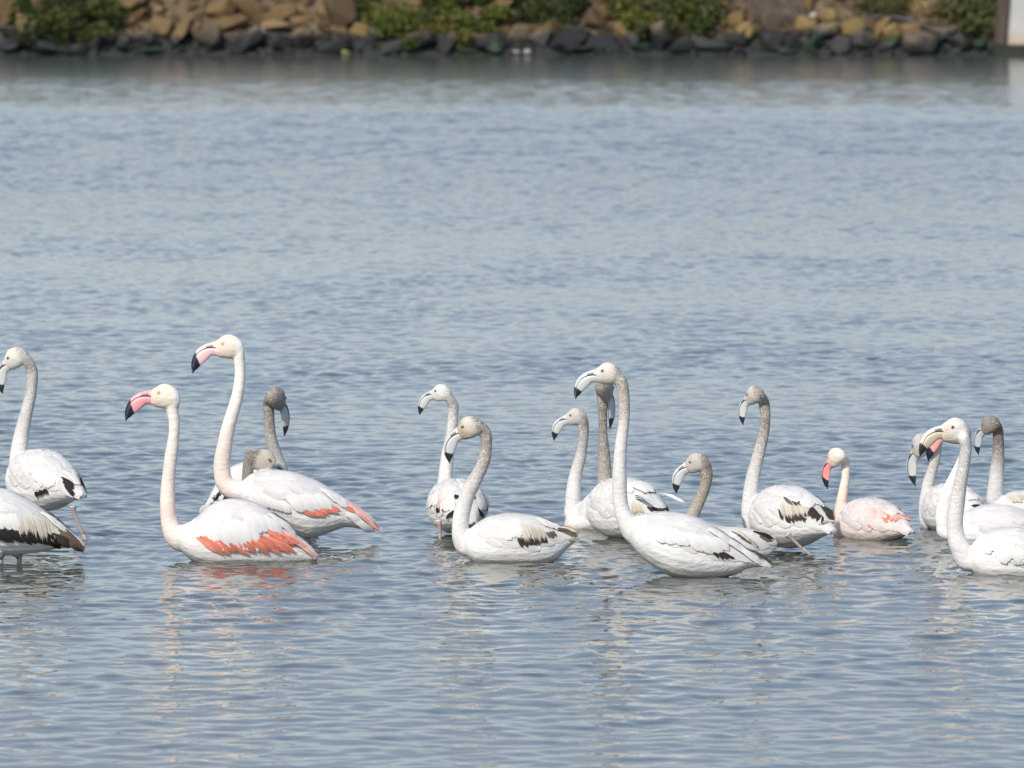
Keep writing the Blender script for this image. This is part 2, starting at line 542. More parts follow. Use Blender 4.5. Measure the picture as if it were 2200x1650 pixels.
# stones between them
n_r = len(BIG) + 5
tries = 0
while n_r < 300 and tries < 6000:
    tries += 1
    cx = random.uniform(-30, 2130); cy = random.uniform(-14, 112)
    s = min(70, max(14, random.lognormvariate(3.3, 0.42)))
    if any((cx - a) ** 2 + (1.6 * (cy - b)) ** 2 < (0.62 * r + 0.34 * s) ** 2 for a, b, r in placed): continue
    placed.append((cx, cy, s * 0.5))
    p = bank_hit(cx, cy)
    z = p[2]
    u = random.random()
    if z < 0.42: mt = DARK if u < 0.93 else WEED
    elif z < 0.7: mt = DARK if u < 0.4 else TAN
    else: mt = TAN if (u < 0.72 if cx < 1500 else u < 0.45) else OCHRE
    k = s * PXM
    add_rock(p + np.array([0, 0.0, 0.1 * k]), (k * random.uniform(0.9, 1.7), k, k * random.uniform(0.6, 1.05)),
             (R(random.uniform(-25, 25)), R(random.uniform(-35, 35)), random.uniform(0, 6.28)), mt)
    n_r += 1


def build_rubble():
    """small stones past counting, and the rocks of the bank to either side of the view"""
    V, F = [], []
    src = [([v.co.copy() for v in m.vertices], [tuple(p.vertices) for p in m.polygons]) for m in ROCKS[:6]]
    def put(p, k, sq):
        vs, fs = random.choice(src)
        M = Matrix.Translation(Vector(p)) @ Matrix.Rotation(random.uniform(0, 6.28), 4, Vector((random.random(), random.random(), 1)).normalized()) @ Matrix.Diagonal((k * 1.2, k, k * sq, 1))
        b = len(V)
        V.extend([tuple(M @ v) for v in vs])
        F.extend([tuple(i + b for i in f) for f in fs])
    for _ in range(1700):
        x = random.uniform(-14.5, 12.6); y = BANK_Y + random.uniform(-0.2, 3.0)
        put((x, y, bank_z(x, y) + 0.02), random.uniform(0.08, 0.3), random.uniform(0.5, 0.95))
    for sgn in (-1, 1):
        for _ in range(170):
            x = sgn * random.uniform(13.6, 24); y = BANK_Y + random.uniform(-0.3, 3.0)
            if sgn > 0 and x < 18: continue
            put((x, y, bank_z(x, y) + 0.05), random.uniform(0.25, 0.8), random.uniform(0.5, 0.9))
    o = mesh_obj('rubble', V, F, TAN, BANK, smooth=False)
    tag(o, kind='stuff')


build_rubble()


# ------------------------------------------------------------------ shrubs
def make_leaf_material():
    m, nt, N, L, bs = new_mat('shrub_leaf')
    a = N.new('ShaderNodeAttribute'); a.attribute_name = 'tint'
    L.new(a.outputs['Color'], bs.inputs['Base Color'])
    bs.inputs['Roughness'].default_value = 0.6
    bs.inputs['Specular IOR Level'].default_value = 0.25
    tr = N.new('ShaderNodeBsdfTranslucent')
    L.new(mixc(N, L, 1.0, a.outputs['Color'], (0.9, 1.0, 0.5), 'MULTIPLY'), tr.inputs['Color'])
    mx = N.new('ShaderNodeMixShader'); mx.inputs[0].default_value = 0.3
    L.new(bs.outputs[0], mx.inputs[1]); L.new(tr.outputs[0], mx.inputs[2])
    L.new(mx.outputs[0], N['Material Output'].inputs['Surface'])
    return m


LEAF = make_leaf_material()
m_, nt_, N_, L_, TWIG_b = new_mat('shrub_twig')
TWIG_b.inputs['Base Color'].default_value = (0.10, 0.075, 0.055, 1)
TWIG_b.inputs['Roughness'].default_value = 0.9
TWIG = m_


def tube(path, radii, sides=6, cap=True):
    path = [Vector(p) for p in path]
    n = len(path)
    V, F = [], []
    ref = Vector((0.13, 0.21, 0.97))
    prev = None
    for i in range(n):
        t = (path[min(i + 1, n - 1)] - path[max(i - 1, 0)])
        if t.length < 1e-9: t = Vector((0, 0, 1))
        t.normalize()
        if prev is None:
            u = t.cross(ref)
            if u.length < 0.05: u = t.cross(Vector((1, 0, 0)))
        else:
            u = prev - t * prev.dot(t)
        u.normalize(); prev = u
        w = t.cross(u)
        for k in range(sides):
            a = 2 * math.pi * k / sides
            V.append(path[i] + (u * math.cos(a) + w * math.sin(a)) * radii[i])
    for i in range(n - 1):
        for k in range(sides):
            k2 = (k + 1) % sides
            F.append((i * sides + k, i * sides + k2, (i + 1) * sides + k2, (i + 1) * sides + k))
    if cap:
        F.append(tuple(range(sides))[::-1])
        F.append(tuple((n - 1) * sides + k for k in range(sides)))
    return V, F


def shrub(name, x0, x1, y0, y1, nleaf, cols, label, seed, leaf=0.11, droop=0.0, cat='shrub'):
    rg = random.Random(seed)
    mid = 0.5 * (x0 + x1)
    base = bank_hit(mid, min(y1, 100))
    root = empty(name, base)
    tag(root, label, cat, 'shrubs growing on the bank')
    V, F, C = [], [], []
    blobs = []
    for bi in range(30):
        bx = x0 + (x1 - x0) * (bi * 0.618 % 1.0)
        e = 1 - abs((bx - mid) / (0.5 * (x1 - x0))) ** 2.2
        lo = y0 + (y1 - y0) * (0.45 + 0.6 * e)
        by = y0 + (lo - y0) * rg.random() ** 0.6
        hit = bank_hit(bx, max(-60, min(by, 112)))
        c = np.array(P(bx, by, hit[1] - rg.uniform(0.25, 0.75)))
        blobs.append((c, rg.uniform(0.2, 0.42), rg.choice(cols)))
    for c, r, colr in blobs:
        for _ in range(nleaf // 17):
            d = np.array([rg.gauss(0, 1), rg.gauss(0, 1), rg.gauss(0, 1)]); d /= np.linalg.norm(d)
            p = c + d * r * rg.uniform(0.45, 1.05) * np.array([1.15, 0.9, 0.85])
            ax = Vector((rg.gauss(0, 1), rg.gauss(0, 1), rg.gauss(0, 0.6) - droop)).normalized()
            sd = ax.cross(Vector((rg.gauss(0, 1), rg.gauss(0, 1), rg.gauss(0, 1)))).normalized()
            l, w = leaf * rg.uniform(0.7, 1.4), leaf * rg.uniform(0.35, 0.6)
            b = len(V); pv = Vector(p)
            V += [pv - sd * w * 0.3, pv + ax * l * 0.5 - sd * w, pv + ax * l, pv + ax * l * 0.5 + sd * w]
            F.append((b, b + 1, b + 2, b + 3))
            g = rg.uniform(0.75, 1.25)
            C += [(colr[0] * g, colr[1] * g, colr[2] * g, 1)] * 4
    fo = mesh_obj('foliage', V, F, LEAF, root, smooth=False, origin=base, cols=C)
    tag(fo, kind='stuff')
    BV, BF = [], []
    for c, r, _ in blobs[:12]:
        m1 = (np.array(base) + c) / 2 + np.array([rg.uniform(-0.1, 0.1), 0.05, 0.08])
        v, f = tube([base, m1, c], [0.022, 0.015, 0.007], 5)
        b = len(BV); BV += v; BF += [tuple(i + b for i in q) for q in f]
    br = mesh_obj('branches', BV, BF, TWIG, root, origin=base)
    tag(br, kind='stuff')


G1 = [(0.080, 0.095, 0.024), (0.058, 0.072, 0.020), (0.038, 0.050, 0.017)]
G2 = [(0.125, 0.145, 0.030), (0.092, 0.118, 0.026), (0.058, 0.078, 0.020), (0.15, 0.14, 0.038)]
G3 = [(0.10, 0.11, 0.045), (0.075, 0.085, 0.03), (0.13, 0.115, 0.05)]
shrub('shrub', 22, 252, -22, 92, 3000, G1, 'dark green drooping shrub at the left end of the bank', 11, droop=0.5)
shrub('shrub', 778, 1085, -22, 98, 4200, G2, 'broad bright green shrub left of the middle of the bank', 12)
shrub('shrub', 1105, 1242, -22, 46, 1900, G1, 'small dark green shrub high up right of the broad one', 13)
shrub('shrub', 1318, 1545, -22, 88, 3400, G2 + G3, 'bright green shrub with grey twigs left of the dead brush', 14)
shrub('shrub', 2032, 2150, -22, 66, 1900, G3, 'olive shrub beside the concrete wall', 15)
shrub('shrub', 1850, 1960, -25, 22, 900, G3, 'sparse olive shrub above the black hose', 16, leaf=0.07)


def dead_brush():
    base = bank_hit(1665, 60)
    root = empty('dead_brush', base)
    tag(root, 'grey brown dead brush hanging down the stony bank', 'brush')
    rg = random.Random(4)
    V, F = [], []
    for _ in range(230):
        x = rg.uniform(1600, 1700); y = rg.uniform(-20, 25)
        x2 = x + rg.uniform(10, 60); y2 = y + rg.uniform(25, 65)
        p, q = bank_hit(x, y), bank_hit(min(x2, 1735), min(y2, 88))
        a = np.array(p) + np.array([0, -rg.uniform(0.1, 0.3), 0.05]); b = np.array(q) + np.array([0, -rg.uniform(0.08, 0.3), 0.05])
        m = (a + b) / 2 + np.array([rg.uniform(-.08, .08), -0.06, rg.uniform(0, .1)])
        v, f = tube([a, m, b], [0.014, 0.012, 0.005], 4)
        k = len(V); V += v; F += [tuple(i + k for i in t) for t in f]
    o = mesh_obj('twigs', V, F, TWIG, root, origin=base)
    tag(o, kind='stuff')


dead_brush()

m_, nt_, N_, L_, b_ = new_mat('black_hose')
b_.inputs['Base Color'].default_value = (0.035, 0.038, 0.043, 1); b_.inputs['Roughness'].default_value = 0.45
HOSE = m_
hp = [bank_hit(1838, 40), ]
pts_ = [(1856, 35), (1890, 36), (1930, 38), (1960, 46), (1990, 57), (2020, 71), (2045, 85), (2070, 100)]
hpts = []
for (x, y) in pts_:
    h_ = bank_hit(x, y)
    hpts.append(P(x, y, h_[1] - 0.42))
v_, f_ = tube(hpts, [0.042] * 4 + [0.034, 0.03, 0.026, 0.022], 8)
tag(mesh_obj('hose', v_, f_, HOSE), 'black hose sagging over the stones on the right of the bank', 'hose')


# concrete wall at the right end
def make_concrete():
    m, nt, N, L, bs = new_mat('painted_concrete')
    geo = N.new('ShaderNodeNewGeometry')
    t = node(N, 'ShaderNodeTexNoise', Scale=1.6, Detail=6.0)
    L.new(geo.outputs['Position'], t.inputs['Vector'])
    sep = N.new('ShaderNodeSeparateXYZ'); L.new(geo.outputs['Position'], sep.inputs[0])
    st = maprange(N, L, math_n(N, L, 'ADD', sep.outputs[2], math_n(N, L, 'MULTIPLY', t.outputs['Fac'], 0.7)), 0.5, 1.35, 1.0, 0.0)
    r = ramp(N, [(0.3, (0.36, 0.36, 0.34)), (0.7, (0.46, 0.46, 0.44))])
    L.new(t.outputs['Fac'], r.inputs['Fac'])
    L.new(mixc(N, L, math_n(N, L, 'MULTIPLY', st, 0.75), r.outputs['Color'], (0.42, 0.30, 0.19)), bs.inputs['Base Color'])
    bs.inputs['Roughness'].default_value = 0.85
    return m


def box_v(x0, x1, y0, y1, z0, z1, lean=0.0, bev=0.03):
    bm = bmesh.new()
    bmesh.ops.create_cube(bm, size=1)
    for v in bm.verts:
        v.co = Vector((x0 if v.co.x < 0 else x1, y0 if v.co.y < 0 else y1, z0 if v.co.z < 0 else z1))
        v.co.x += lean * (v.co.z - z0)
    bmesh.ops.bevel(bm, geom=list(bm.edges), offset=bev, segments=2, affect='EDGES')
    V = [tuple(v.co) for v in bm.verts]; F = [tuple(v.index for v in f.verts) for f in bm.faces]
    bm.verts.index_update()
    F = [tuple(v.index for v in f.verts) for f in bm.faces]
    bm.free()
    return V, F


def concrete_wall():
    yw = BANK_Y - 1.2
    pl = P(2163, 118, yw)
    root = empty('quay_wall', (pl[0], yw, 0))
    tag(root, 'pale concrete wall end with dark weedy foot and brown corner post', 'wall')
    o = (pl[0], yw, 0)
    conc = make_concrete()
    lean = 0.075
    v, f = box_v(pl[0], pl[0] + 5.5, yw, yw + 4, 0.27, 1.75, lean)
    mesh_obj('wall_face', v, f, conc, root, smooth=False, origin=o)
    m, nt, N, L, bs = new_mat('weedy_foot')
    geo = N.new('ShaderNodeNewGeometry')
    t = node(N, 'ShaderNodeTexNoise', Scale=7.0, Detail=5.0)
    L.new(geo.outputs['Position'], t.inputs['Vector'])
    r = ramp(N, [(0.35, (0.008, 0.010, 0.007)), (0.6, (0.016, 0.022, 0.011)), (0.8, (0.05, 0.055, 0.025))])
    L.new(t.outputs['Fac'], r.inputs['Fac']); L.new(r.outputs[0], bs.inputs['Base Color'])
    bs.inputs['Roughness'].default_value = 0.7
    v, f = box_v(pl[0] - 0.33, pl[0] + 5.6, yw - 0.08, yw + 4, -0.8, 0.27, 0.0, 0.04)
    mesh_obj('wall_foot', v, f, m, root, smooth=False, origin=o)
    m, nt, N, L, bs = new_mat('brown_post')
    geo = N.new('ShaderNodeNewGeometry')
    mp = node(N, 'ShaderNodeMapping'); mp.inputs['Scale'].default_value = (9, 9, 0.8)
    L.new(geo.outputs['Position'], mp.inputs['Vector'])
    t = node(N, 'ShaderNodeTexNoise', Scale=1.0, Detail=6.0); L.new(mp.outputs[0], t.inputs['Vector'])
    r = ramp(N, [(0.3, (0.035, 0.026, 0.02)), (0.7, (0.11, 0.08, 0.058))])
    L.new(t.outputs['Fac'], r.inputs['Fac']); L.new(r.outputs[0], bs.inputs['Base Color'])
    bs.inputs['Roughness'].default_value = 0.9
    v, f = box_v(pl[0] - 0.30, pl[0] - 0.005, yw - 0.05, yw + 0.5, 0.27, 1.8, lean, 0.025)
    mesh_obj('corner_post', v, f, m, root, smooth=False, origin=o)


concrete_wall()

# ------------------------------------------------------------------ flamingos
def make_plumage():
    m, nt, N, L, bs = new_mat('plumage')
    a = N.new('ShaderNodeAttribute'); a.attribute_name = 'tint'
    tc = N.new('ShaderNodeTexCoord')
    sp = node(N, 'ShaderNodeTexVoronoi', Scale=165.0)
    L.new(tc.outputs['Object'], sp.inputs['Vector'])
    n2 = node(N, 'ShaderNodeTexNoise', Scale=140.0, Detail=2.0)
    L.new(tc.outputs['Object'], n2.inputs['Vector'])
    spk = maprange(N, L, math_n(N, L, 'MULTIPLY', n2.outputs['Fac'], math_n(N, L, 'ADD', sp.outputs['Distance'], 0.55)), 0.42, 0.56, 0.0, 1.0)
    k = math_n(N, L, 'MULTIPLY', spk, a.outputs['Alpha'])
    c = mixc(N, L, k, a.outputs['Color'], mixc(N, L, 1.0, a.outputs['Color'], (0.50, 0.46, 0.42), 'MULTIPLY'))
    n3 = node(N, 'ShaderNodeTexNoise', Scale=14.0, Detail=4.0)
    L.new(tc.outputs['Object'], n3.inputs['Vector'])
    c = mixc(N, L, 1.0, c, ramp_out(N, L, n3.outputs['Fac'], (0.88, 0.88, 0.88), (1, 1, 1)), 'MULTIPLY')
    L.new(c, bs.inputs['Base Color'])
    bs.inputs['Roughness'].default_value = 0.85
    bs.inputs['Specular IOR Level'].default_value = 0.15
    mp = node(N, 'ShaderNodeMapping'); mp.inputs['Scale'].default_value = (28, 60, 60)
    L.new(tc.outputs['Object'], mp.inputs['Vector'])
    n4 = node(N, 'ShaderNodeTexNoise', Scale=1.0, Detail=3.0)
    L.new(mp.outputs[0], n4.inputs['Vector'])
    b = node(N, 'ShaderNodeBump', Strength=0.38, Distance=0.012)
    hsum = math_n(N, L, 'ADD', n4.outputs['Fac'], math_n(N, L, 'MULTIPLY', math_n(N, L, 'MULTIPLY', spk, a.outputs['Alpha']), -0.35))
    L.new(hsum, b.inputs['Height'])
    L.new(b.outputs[0], bs.inputs['Normal'])
    return m


def ramp_out(N, L, sock, a, b):
    r = ramp(N, [(0.35, a), (0.6, b)])
    L.new(sock, r.inputs['Fac'])
    return r.outputs['Color']


def make_feather():
    m, nt, N, L, bs = new_mat('feather')
    a = N.new('ShaderNodeAttribute'); a.attribute_name = 'tint'
    L.new(a.outputs['Color'], bs.inputs['Base Color'])
    bs.inputs['Roughness'].default_value = 0.75
    bs.inputs['Specular IOR Level'].default_value = 0.2
    tr = N.new('ShaderNodeBsdfTranslucent')
    L.new(a.outputs['Color'], tr.inputs['Color'])
    mx = N.new('ShaderNodeMixShader'); mx.inputs[0].default_value = 0.18
    L.new(bs.outputs[0], mx.inputs[1]); L.new(tr.outputs[0], mx.inputs[2])
    L.new(mx.outputs[0], N['Material Output'].inputs['Surface'])
    return m


def make_horn(name, rough):
    m, nt, N, L, bs = new_mat(name)
    a = N.new('ShaderNodeAttribute'); a.attribute_name = 'tint'
    L.new(a.outputs['Color'], bs.inputs['Base Color'])
    bs.inputs['Roughness'].default_value = rough
    return m


PLUMAGE = make_plumage()
FEATHER = make_feather()
HORN = make_horn('bill_horn', 0.45)
SKIN = make_horn('leg_skin', 0.6)
EYE = make_horn('eye_gloss', 0.12)

FCOL = {'white': (0.755, 0.735, 0.70), 'cream': (0.66, 0.58, 0.45), 'coral': (0.85, 0.25, 0.165), 'palecoral': (0.88, 0.42, 0.32),
        'black': (0.022, 0.020, 0.020), 'brown': (0.13, 0.095, 0.07), 'dark': (0.05, 0.038, 0.03), 'pink': (0.85, 0.62, 0.54), 'grey': (0.80, 0.79, 0.77)}

GEN_S = [0, .05, .15, .3, .45, .6, .75, .88, 1]
GEN_T = [0.02, .26, .42, .5, .5, .42, .26, .08, -.10]
GEN_B = [-.06, -.28, -.42, -.5, -.5, -.43, -.30, -.20, -.15]
GEN_W = [.06, .28, .43, .5, .5, .44, .32, .18, .05]


def catmull(pts, sub):
    pts = np.asarray(pts, float)
    out = []
    n = len(pts)
    for i in range(n - 1):
        p0, p1, p2, p3 = pts[max(i - 1, 0)], pts[i], pts[i + 1], pts[min(i + 2, n - 1)]
        for k in range(sub):
            t = k / sub
            out.append(0.5 * (2 * p1 + (p2 - p0) * t + (2 * p0 - 5 * p1 + 4 * p2 - p3) * t * t + (3 * p1 - p0 - 3 * p2 + p3) * t ** 3))
    out.append(pts[-1])
    return np.array(out)


def smoothstep(a, b, v):
    t = np.clip((v - a) / (b - a), 0, 1)
    return t * t * (3 - 2 * t)


class Bird:
    """one flamingo: T = (scale, ox, oy) turns tracing coordinates into photograph pixels"""

    def __init__(self, sp):
        self.sp = sp
        self.rg = random.Random(sp['seed'])
        self.sc, self.ox, self.oy = sp['T']
        self.Y = ground_Y(sp['wl'])
        self.face = sp.get('face', -1)
        self.build()

    def px(self, zx, zy):
        return self.ox + zx / self.sc, self.oy + zy / self.sc

    def pt(self, zx, zy, dy=0.0):
        return P(*self.px(zx, zy), self.Y + dy)

    def m(self, z):                 # tracing units to metres at the bird
        return z / self.sc * self.Y / FPX

    # body frame: d backwards from the chest, v to the side (towards the camera is negative), w up
    def frame(self, yaw, pitch):
        cy, sy = math.cos(yaw), math.sin(yaw)
        back = np.array([-self.face * cy, -sy, 0.0])
        side = np.array([self.face * -sy * -1, -cy, 0.0]) if False else np.cross(np.array([0, 0, 1.0]), back)
        if side[1] > 0: side = -side
        up = np.array([0, 0, 1.0])
        b2 = back * math.cos(pitch) + up * math.sin(pitch)
        u2 = up * math.cos(pitch) - back * math.sin(pitch)
        self.back, self.side, self.up = b2, side, u2

    def make_body_rows(self):
        sp = self.sp
        if 'prof' in sp:
            pr = sorted(sp['prof'])
            if self.face > 0: pr = pr[::-1]
            x0 = pr[0][0]
            yaw = R(sp.get('yaw', 0))
            self.frame(yaw, 0)
            ym = 0.5 * (pr[len(pr) // 2][1] + pr[len(pr) // 2][2])
            self.org = self.pt(x0, ym)
            rows = []
            d = [abs(self.m(p[0] - x0)) / max(0.3, math.cos(yaw)) for p in pr]
            for dd, p in zip(d, pr):
                t = self.pt(p[0], p[1])[2] - self.org[2]; b = self.pt(p[0], p[2])[2] - self.org[2]
                rows.append((dd, t, b))
            L = d[-1]
            W = sp.get('W', 0.25)
            hs = [W * float(np.interp(dd / L, GEN_S, GEN_W)) for dd in d]
            rows = [(r[0], r[1], r[2], h) for r, h in zip(rows, hs)]
        else:
            L, W, H, yaw, pitch = sp['L'], sp['W'], sp['H'], R(sp['yaw']), R(sp.get('pitch', 0))
            self.frame(yaw, pitch)
            c = self.pt(*sp['c'])
            self.org = c - self.back * L * 0.47
            rows = [(s * L, t * H, b * H, w * W) for s, t, b, w in zip(GEN_S, GEN_T, GEN_B, GEN_W)]
        rows = catmull(rows, 5)
        rows[:, 3] = np.maximum(rows[:, 3], 0.004)
        self.rows = rows
        self.L = rows[-1, 0]

    def local(self, s, th, off=0.0):
        """surface point at s (0..1 chest to tail) and th (0 top, pi/2 camera side, pi belly) in body coordinates"""
        d = s * self.L
        r = self.rows
        t = np.interp(d, r[:, 0], r[:, 1]); b = np.interp(d, r[:, 0], r[:, 2]); w = np.interp(d, r[:, 0], r[:, 3])
        zc = b + (t - b) * 0.47
        c, sn = np.cos(th), np.sin(th)
        ww = np.where(c > 0, zc + (t - zc) * np.sign(c) * np.abs(c) ** 0.95, zc + (zc - b) * c)
        return np.stack([d + 0 * th, w * np.sign(sn) * np.abs(sn) ** 0.9, ww], -1)

    def world(self, l):
        l = np.asarray(l)
        return self.org + l[..., 0:1] * self.back + l[..., 1:2] * self.side + l[..., 2:3] * self.up

    def build(self):
        sp = self.sp
        self.make_body_rows()
        base = self.world(np.array([self.L * 0.45, 0, 0]))
        base = np.array([base[0], base[1], 0.0])
        self.base = base
        root = empty('flamingo', tuple(base))
        tag(root, sp['label'], 'flamingo', 'flamingos wading in the lagoon')
        self.root = root
        # ---- body shells
        shells = []
        S, NS = len(self.rows), 20
        V = []
        ths = np.linspace(0, 2 * np.pi, NS, endpoint=False)
        for i in range(S):
            V.append(self.world(self.local(np.full(NS, self.rows[i, 0] / self.L), ths)))
        V = np.concatenate(V)
        F = [(i * NS + k, i * NS + (k + 1) % NS, (i + 1) * NS + (k + 1) % NS, (i + 1) * NS + k) for i in range(S - 1) for k in range(NS)]
        F += [tuple(range(NS))[::-1], tuple((S - 1) * NS + k for k in range(NS))]
        shells.append((V, F))
        # ---- neck
        chest_dy = self.world(np.array([self.L * 0.12, 0, 0]))[1] - self.Y
        hd_dy = chest_dy + sp.get('head_dy', 0.0)
        self.head_frame(hd_dy)
        nk = []
        for i, (zx, zy, r) in enumerate(sp['neck']):
            f = i / max(1, len(sp['neck']) - 1)
            nk.append((*self.pt(zx, zy, hd_dy + (chest_dy - hd_dy) * f), self.m(r) * 1.09 * self.rg.uniform(0.965, 1.035)))
        k0 = self.hp(762, 170, 0.0)
        nk.insert(0, (*self.hp(812, 196, 0.0), 41 * self.hs))
        nk.insert(0, (*k0, 34 * self.hs))
        if 'prof' in sp:
            ce = self.world(np.array([self.L * 0.13, 0, 0.5 * (np.interp(self.L * .13, self.rows[:, 0], self.rows[:, 1]) + np.interp(self.L * .13, self.rows[:, 0], self.rows[:, 2]))]))
        else:
            ce = self.world(np.array([self.L * 0.16, 0, -0.02 * sp['H']]))
        nk.append((*ce, max(nk[-1][3] * 1.15, 0.045)))
        nk = catmull(nk, 6)
        self.nk = nk
        shells.append(tube([Vector(p[:3]) for p in nk], [max(0.008, p[3]) for p in nk], 18))
        if sp.get('head', True):
            shells.append(self.head_shell())
        # ---- one continuous skin
        VV, FF = [], []
        for v, f in shells:
            b = len(VV); VV += [tuple(map(float, p)) for p in v]; FF += [tuple(i + b for i in q) for q in f]
        me = bpy.data.meshes.new('tmp')
        me.from_pydata([tuple(np.array(p) - base) for p in VV], [], FF)
        bm = bmesh.new(); bm.from_mesh(me); bmesh.ops.recalc_face_normals(bm, faces=bm.faces); bm.to_mesh(me); bm.free()
        to = bpy.data.objects.new('tmp', me); COL.objects.link(to)
        mo = to.modifiers.new('r', 'REMESH'); mo.mode = 'VOXEL'; mo.voxel_size = 0.0048; mo.use_smooth_shade = True
        sm = to.modifiers.new('s', 'SMOOTH'); sm.factor = 0.5; sm.iterations = 4
        dg = bpy.context.evaluated_depsgraph_get()
        bme = bpy.data.meshes.new_from_object(to.evaluated_get(dg))
        bpy.data.objects.remove(to)
        bpy.data.meshes.remove(me)
        bme.name = 'body'
        n = len(bme.vertices)
        co = np.empty(n * 3, np.float32); bme.vertices.foreach_get('co', co)
        co = co.reshape(-1, 3) + base
        bme.polygons.foreach_set('use_smooth', [True] * len(bme.polygons))
        a = bme.color_attributes.new('tint', 'FLOAT_COLOR', 'POINT')
        a.data.foreach_set('color', self.paint(co).astype(np.float32).ravel())
        bme.materials.clear(); bme.materials.append(PLUMAGE)
        link(bpy.data.objects.new('body', bme), root)
        if sp.get('head', True):
            self.bill()
            self.eyes()
        self.wings()
        for lg in sp.get('legs', []):
            self.leg(*lg)

    # ---- colours of the skin: head, neck and body plumage
    def paint(self, co):
        sp = self.sp
        pal = sp['pal']
        nk = self.nk
        seg = np.linalg.norm(co[:, None, :] - nk[None, :, :3], axis=2)
        j = seg.argmin(1)
        t = j / (len(nk) - 1)
        dist = seg[np.arange(len(co)), j]
        near = 1 - smoothstep(1.25, 1.9, dist / nk[j, 3])
        t0 = 6.0 / (len(nk) - 1)
        top, bot, head, body = [np.array(c) for c in (pal['top'], pal['bot'], pal['head'], pal['body'])]
        f = smoothstep(sp.get('fade', (0.15, 0.75))[0], sp.get('fade', (0.15, 0.75))[1], t)[:, None]
        nc = top * (1 - f) + bot * f
        nearb = (near * (1 - smoothstep(0.86, 1.0, t)))[:, None]
        c = body * (1 - nearb) + nc * nearb
        spk = pal['spk'] * (1 - f[:, 0] * 0.8) * nearb[:, 0]
        # head
        h = (co - self.hc) @ self.hF            # head coordinates, forwards
        hd = np.linalg.norm(co - self.hc, axis=1)
        cap = 1 - smoothstep(88 * self.hs, 110 * self.hs, hd)
        c = c * (1 - cap[:, None]) + top * cap[:, None]
        spk = np.maximum(spk, pal['spk'] * cap)
        hk = cap * smoothstep(-62 * self.hs, -20 * self.hs, h)
        c = c * (1 - hk[:, None]) + head * hk[:, None]
        fr = smoothstep(15 * self.hs, 62 * self.hs, h) * hk
        c = c * (1 - fr[:, None]) + np.array(pal.get('lore', pal['head'])) * fr[:, None]
        spk = spk * (1 - hk) + pal['spk'] * 0.25 * hk
        wet = 1 - smoothstep(0.004, 0.03, co[:, 2])          # wet belly feathers
        c = c * (1 - 0.22 * wet[:, None] * np.array([0.9, 1.0, 1.15]))
        return np.concatenate([c, spk[:, None]], 1)

    # ---- head: traced from a head in pure profile (units of 1/3 photograph pixel), turned and tilted
    def head_frame(self, dy):
        sp = self.sp
        (bx, by), (tx, ty), yaw = sp['bill']
        yaw = R(yaw)
        dx = abs(self.m(tx - bx)) / max(0.2, math.cos(yaw)) * (1 if (tx - bx) * self.bface() >= 0 else -1)
        dz = self.m(ty - by)
        ang = math.atan2(dz, dx)
        ref = math.hypot(160, 166)
        self.hs = math.hypot(dx, dz) / ref
        if 'hscale' in sp: self.hs = sp['hscale'] * (1 / 3.0) * self.Y / FPX
        pit = ang - math.atan2(166, 160)
        f0 = np.array([self.bface() * math.cos(yaw), math.sin(yaw), 0.0])
        u0 = np.array([0, 0, 1.0])
        self.hF = f0 * math.cos(pit) - u0 * math.sin(pit)
        self.hU = u0 * math.cos(pit) + f0 * math.sin(pit)
        self.hS = np.cross(self.hF, self.hU)
        if self.hS[1] > 0: self.hS = -self.hS
        b = self.pt(bx, by, dy)
        self.hc = b                               # reference point (680,172)
        self.hcen = self.hp(762, 165, 0)
        self.hc, tmp = self.hcen, self.hc
        self.hb = tmp

    def bface(self):
        return self.sp.get('hface', self.face)

    def hp(self, rx, ry, side=0.0):
        b = self.hb if hasattr(self, 'hb') else self.hc
        return b + self.hs * ((680 - rx) * self.hF + (172 - ry) * self.hU + side * self.hS)

    def loft(self, st, nseg=18, sq=1.0):
        """st: (x, top, bottom, halfwidth) in head units along the profile"""
        V = []
        for (xt, yt, xb, yb, hw) in st:
            for k in range(nseg):
                a = 2 * math.pi * k / nseg
                c, s_ = math.cos(a), math.sin(a)
                f = 0.5 - 0.5 * c
                x = xt + (xb - xt) * f; y = yt + (yb - yt) * f
                V.append(self.hp(x, y, hw * math.copysign(abs(s_) ** sq, s_)))
        n = len(st)
        F = [(i * nseg + k, i * nseg + (k + 1) % nseg, (i + 1) * nseg + (k + 1) % nseg, (i + 1) * nseg + k) for i in range(n - 1) for k in range(nseg)]
        F += [tuple(range(nseg))[::-1], tuple((n - 1) * nseg + k for k in range(nseg))]
        return V, F

    def head_shell(self):
        st = [(668, 132, 668, 212, 26), (684, 120, 682, 224, 32), (702, 108, 700, 232, 38), (724, 93, 722, 236, 44), (748, 88, 746, 239, 48), (772, 92, 770, 240, 49),
              (795, 101, 795, 238, 47), (815, 115, 816, 232, 42), (832, 135, 832, 220, 33), (845, 160, 845, 205, 20)]
        st = catmull(st, 3)
        k = self.sp.get('skull', 1.05)
        st = [(690 + (a - 690) * k, 172 + (b - 172) * k, 690 + (c - 690) * k, 172 + (d - 172) * k, e * k) for a, b, c, d, e in st]
        return self.loft(st, 20)

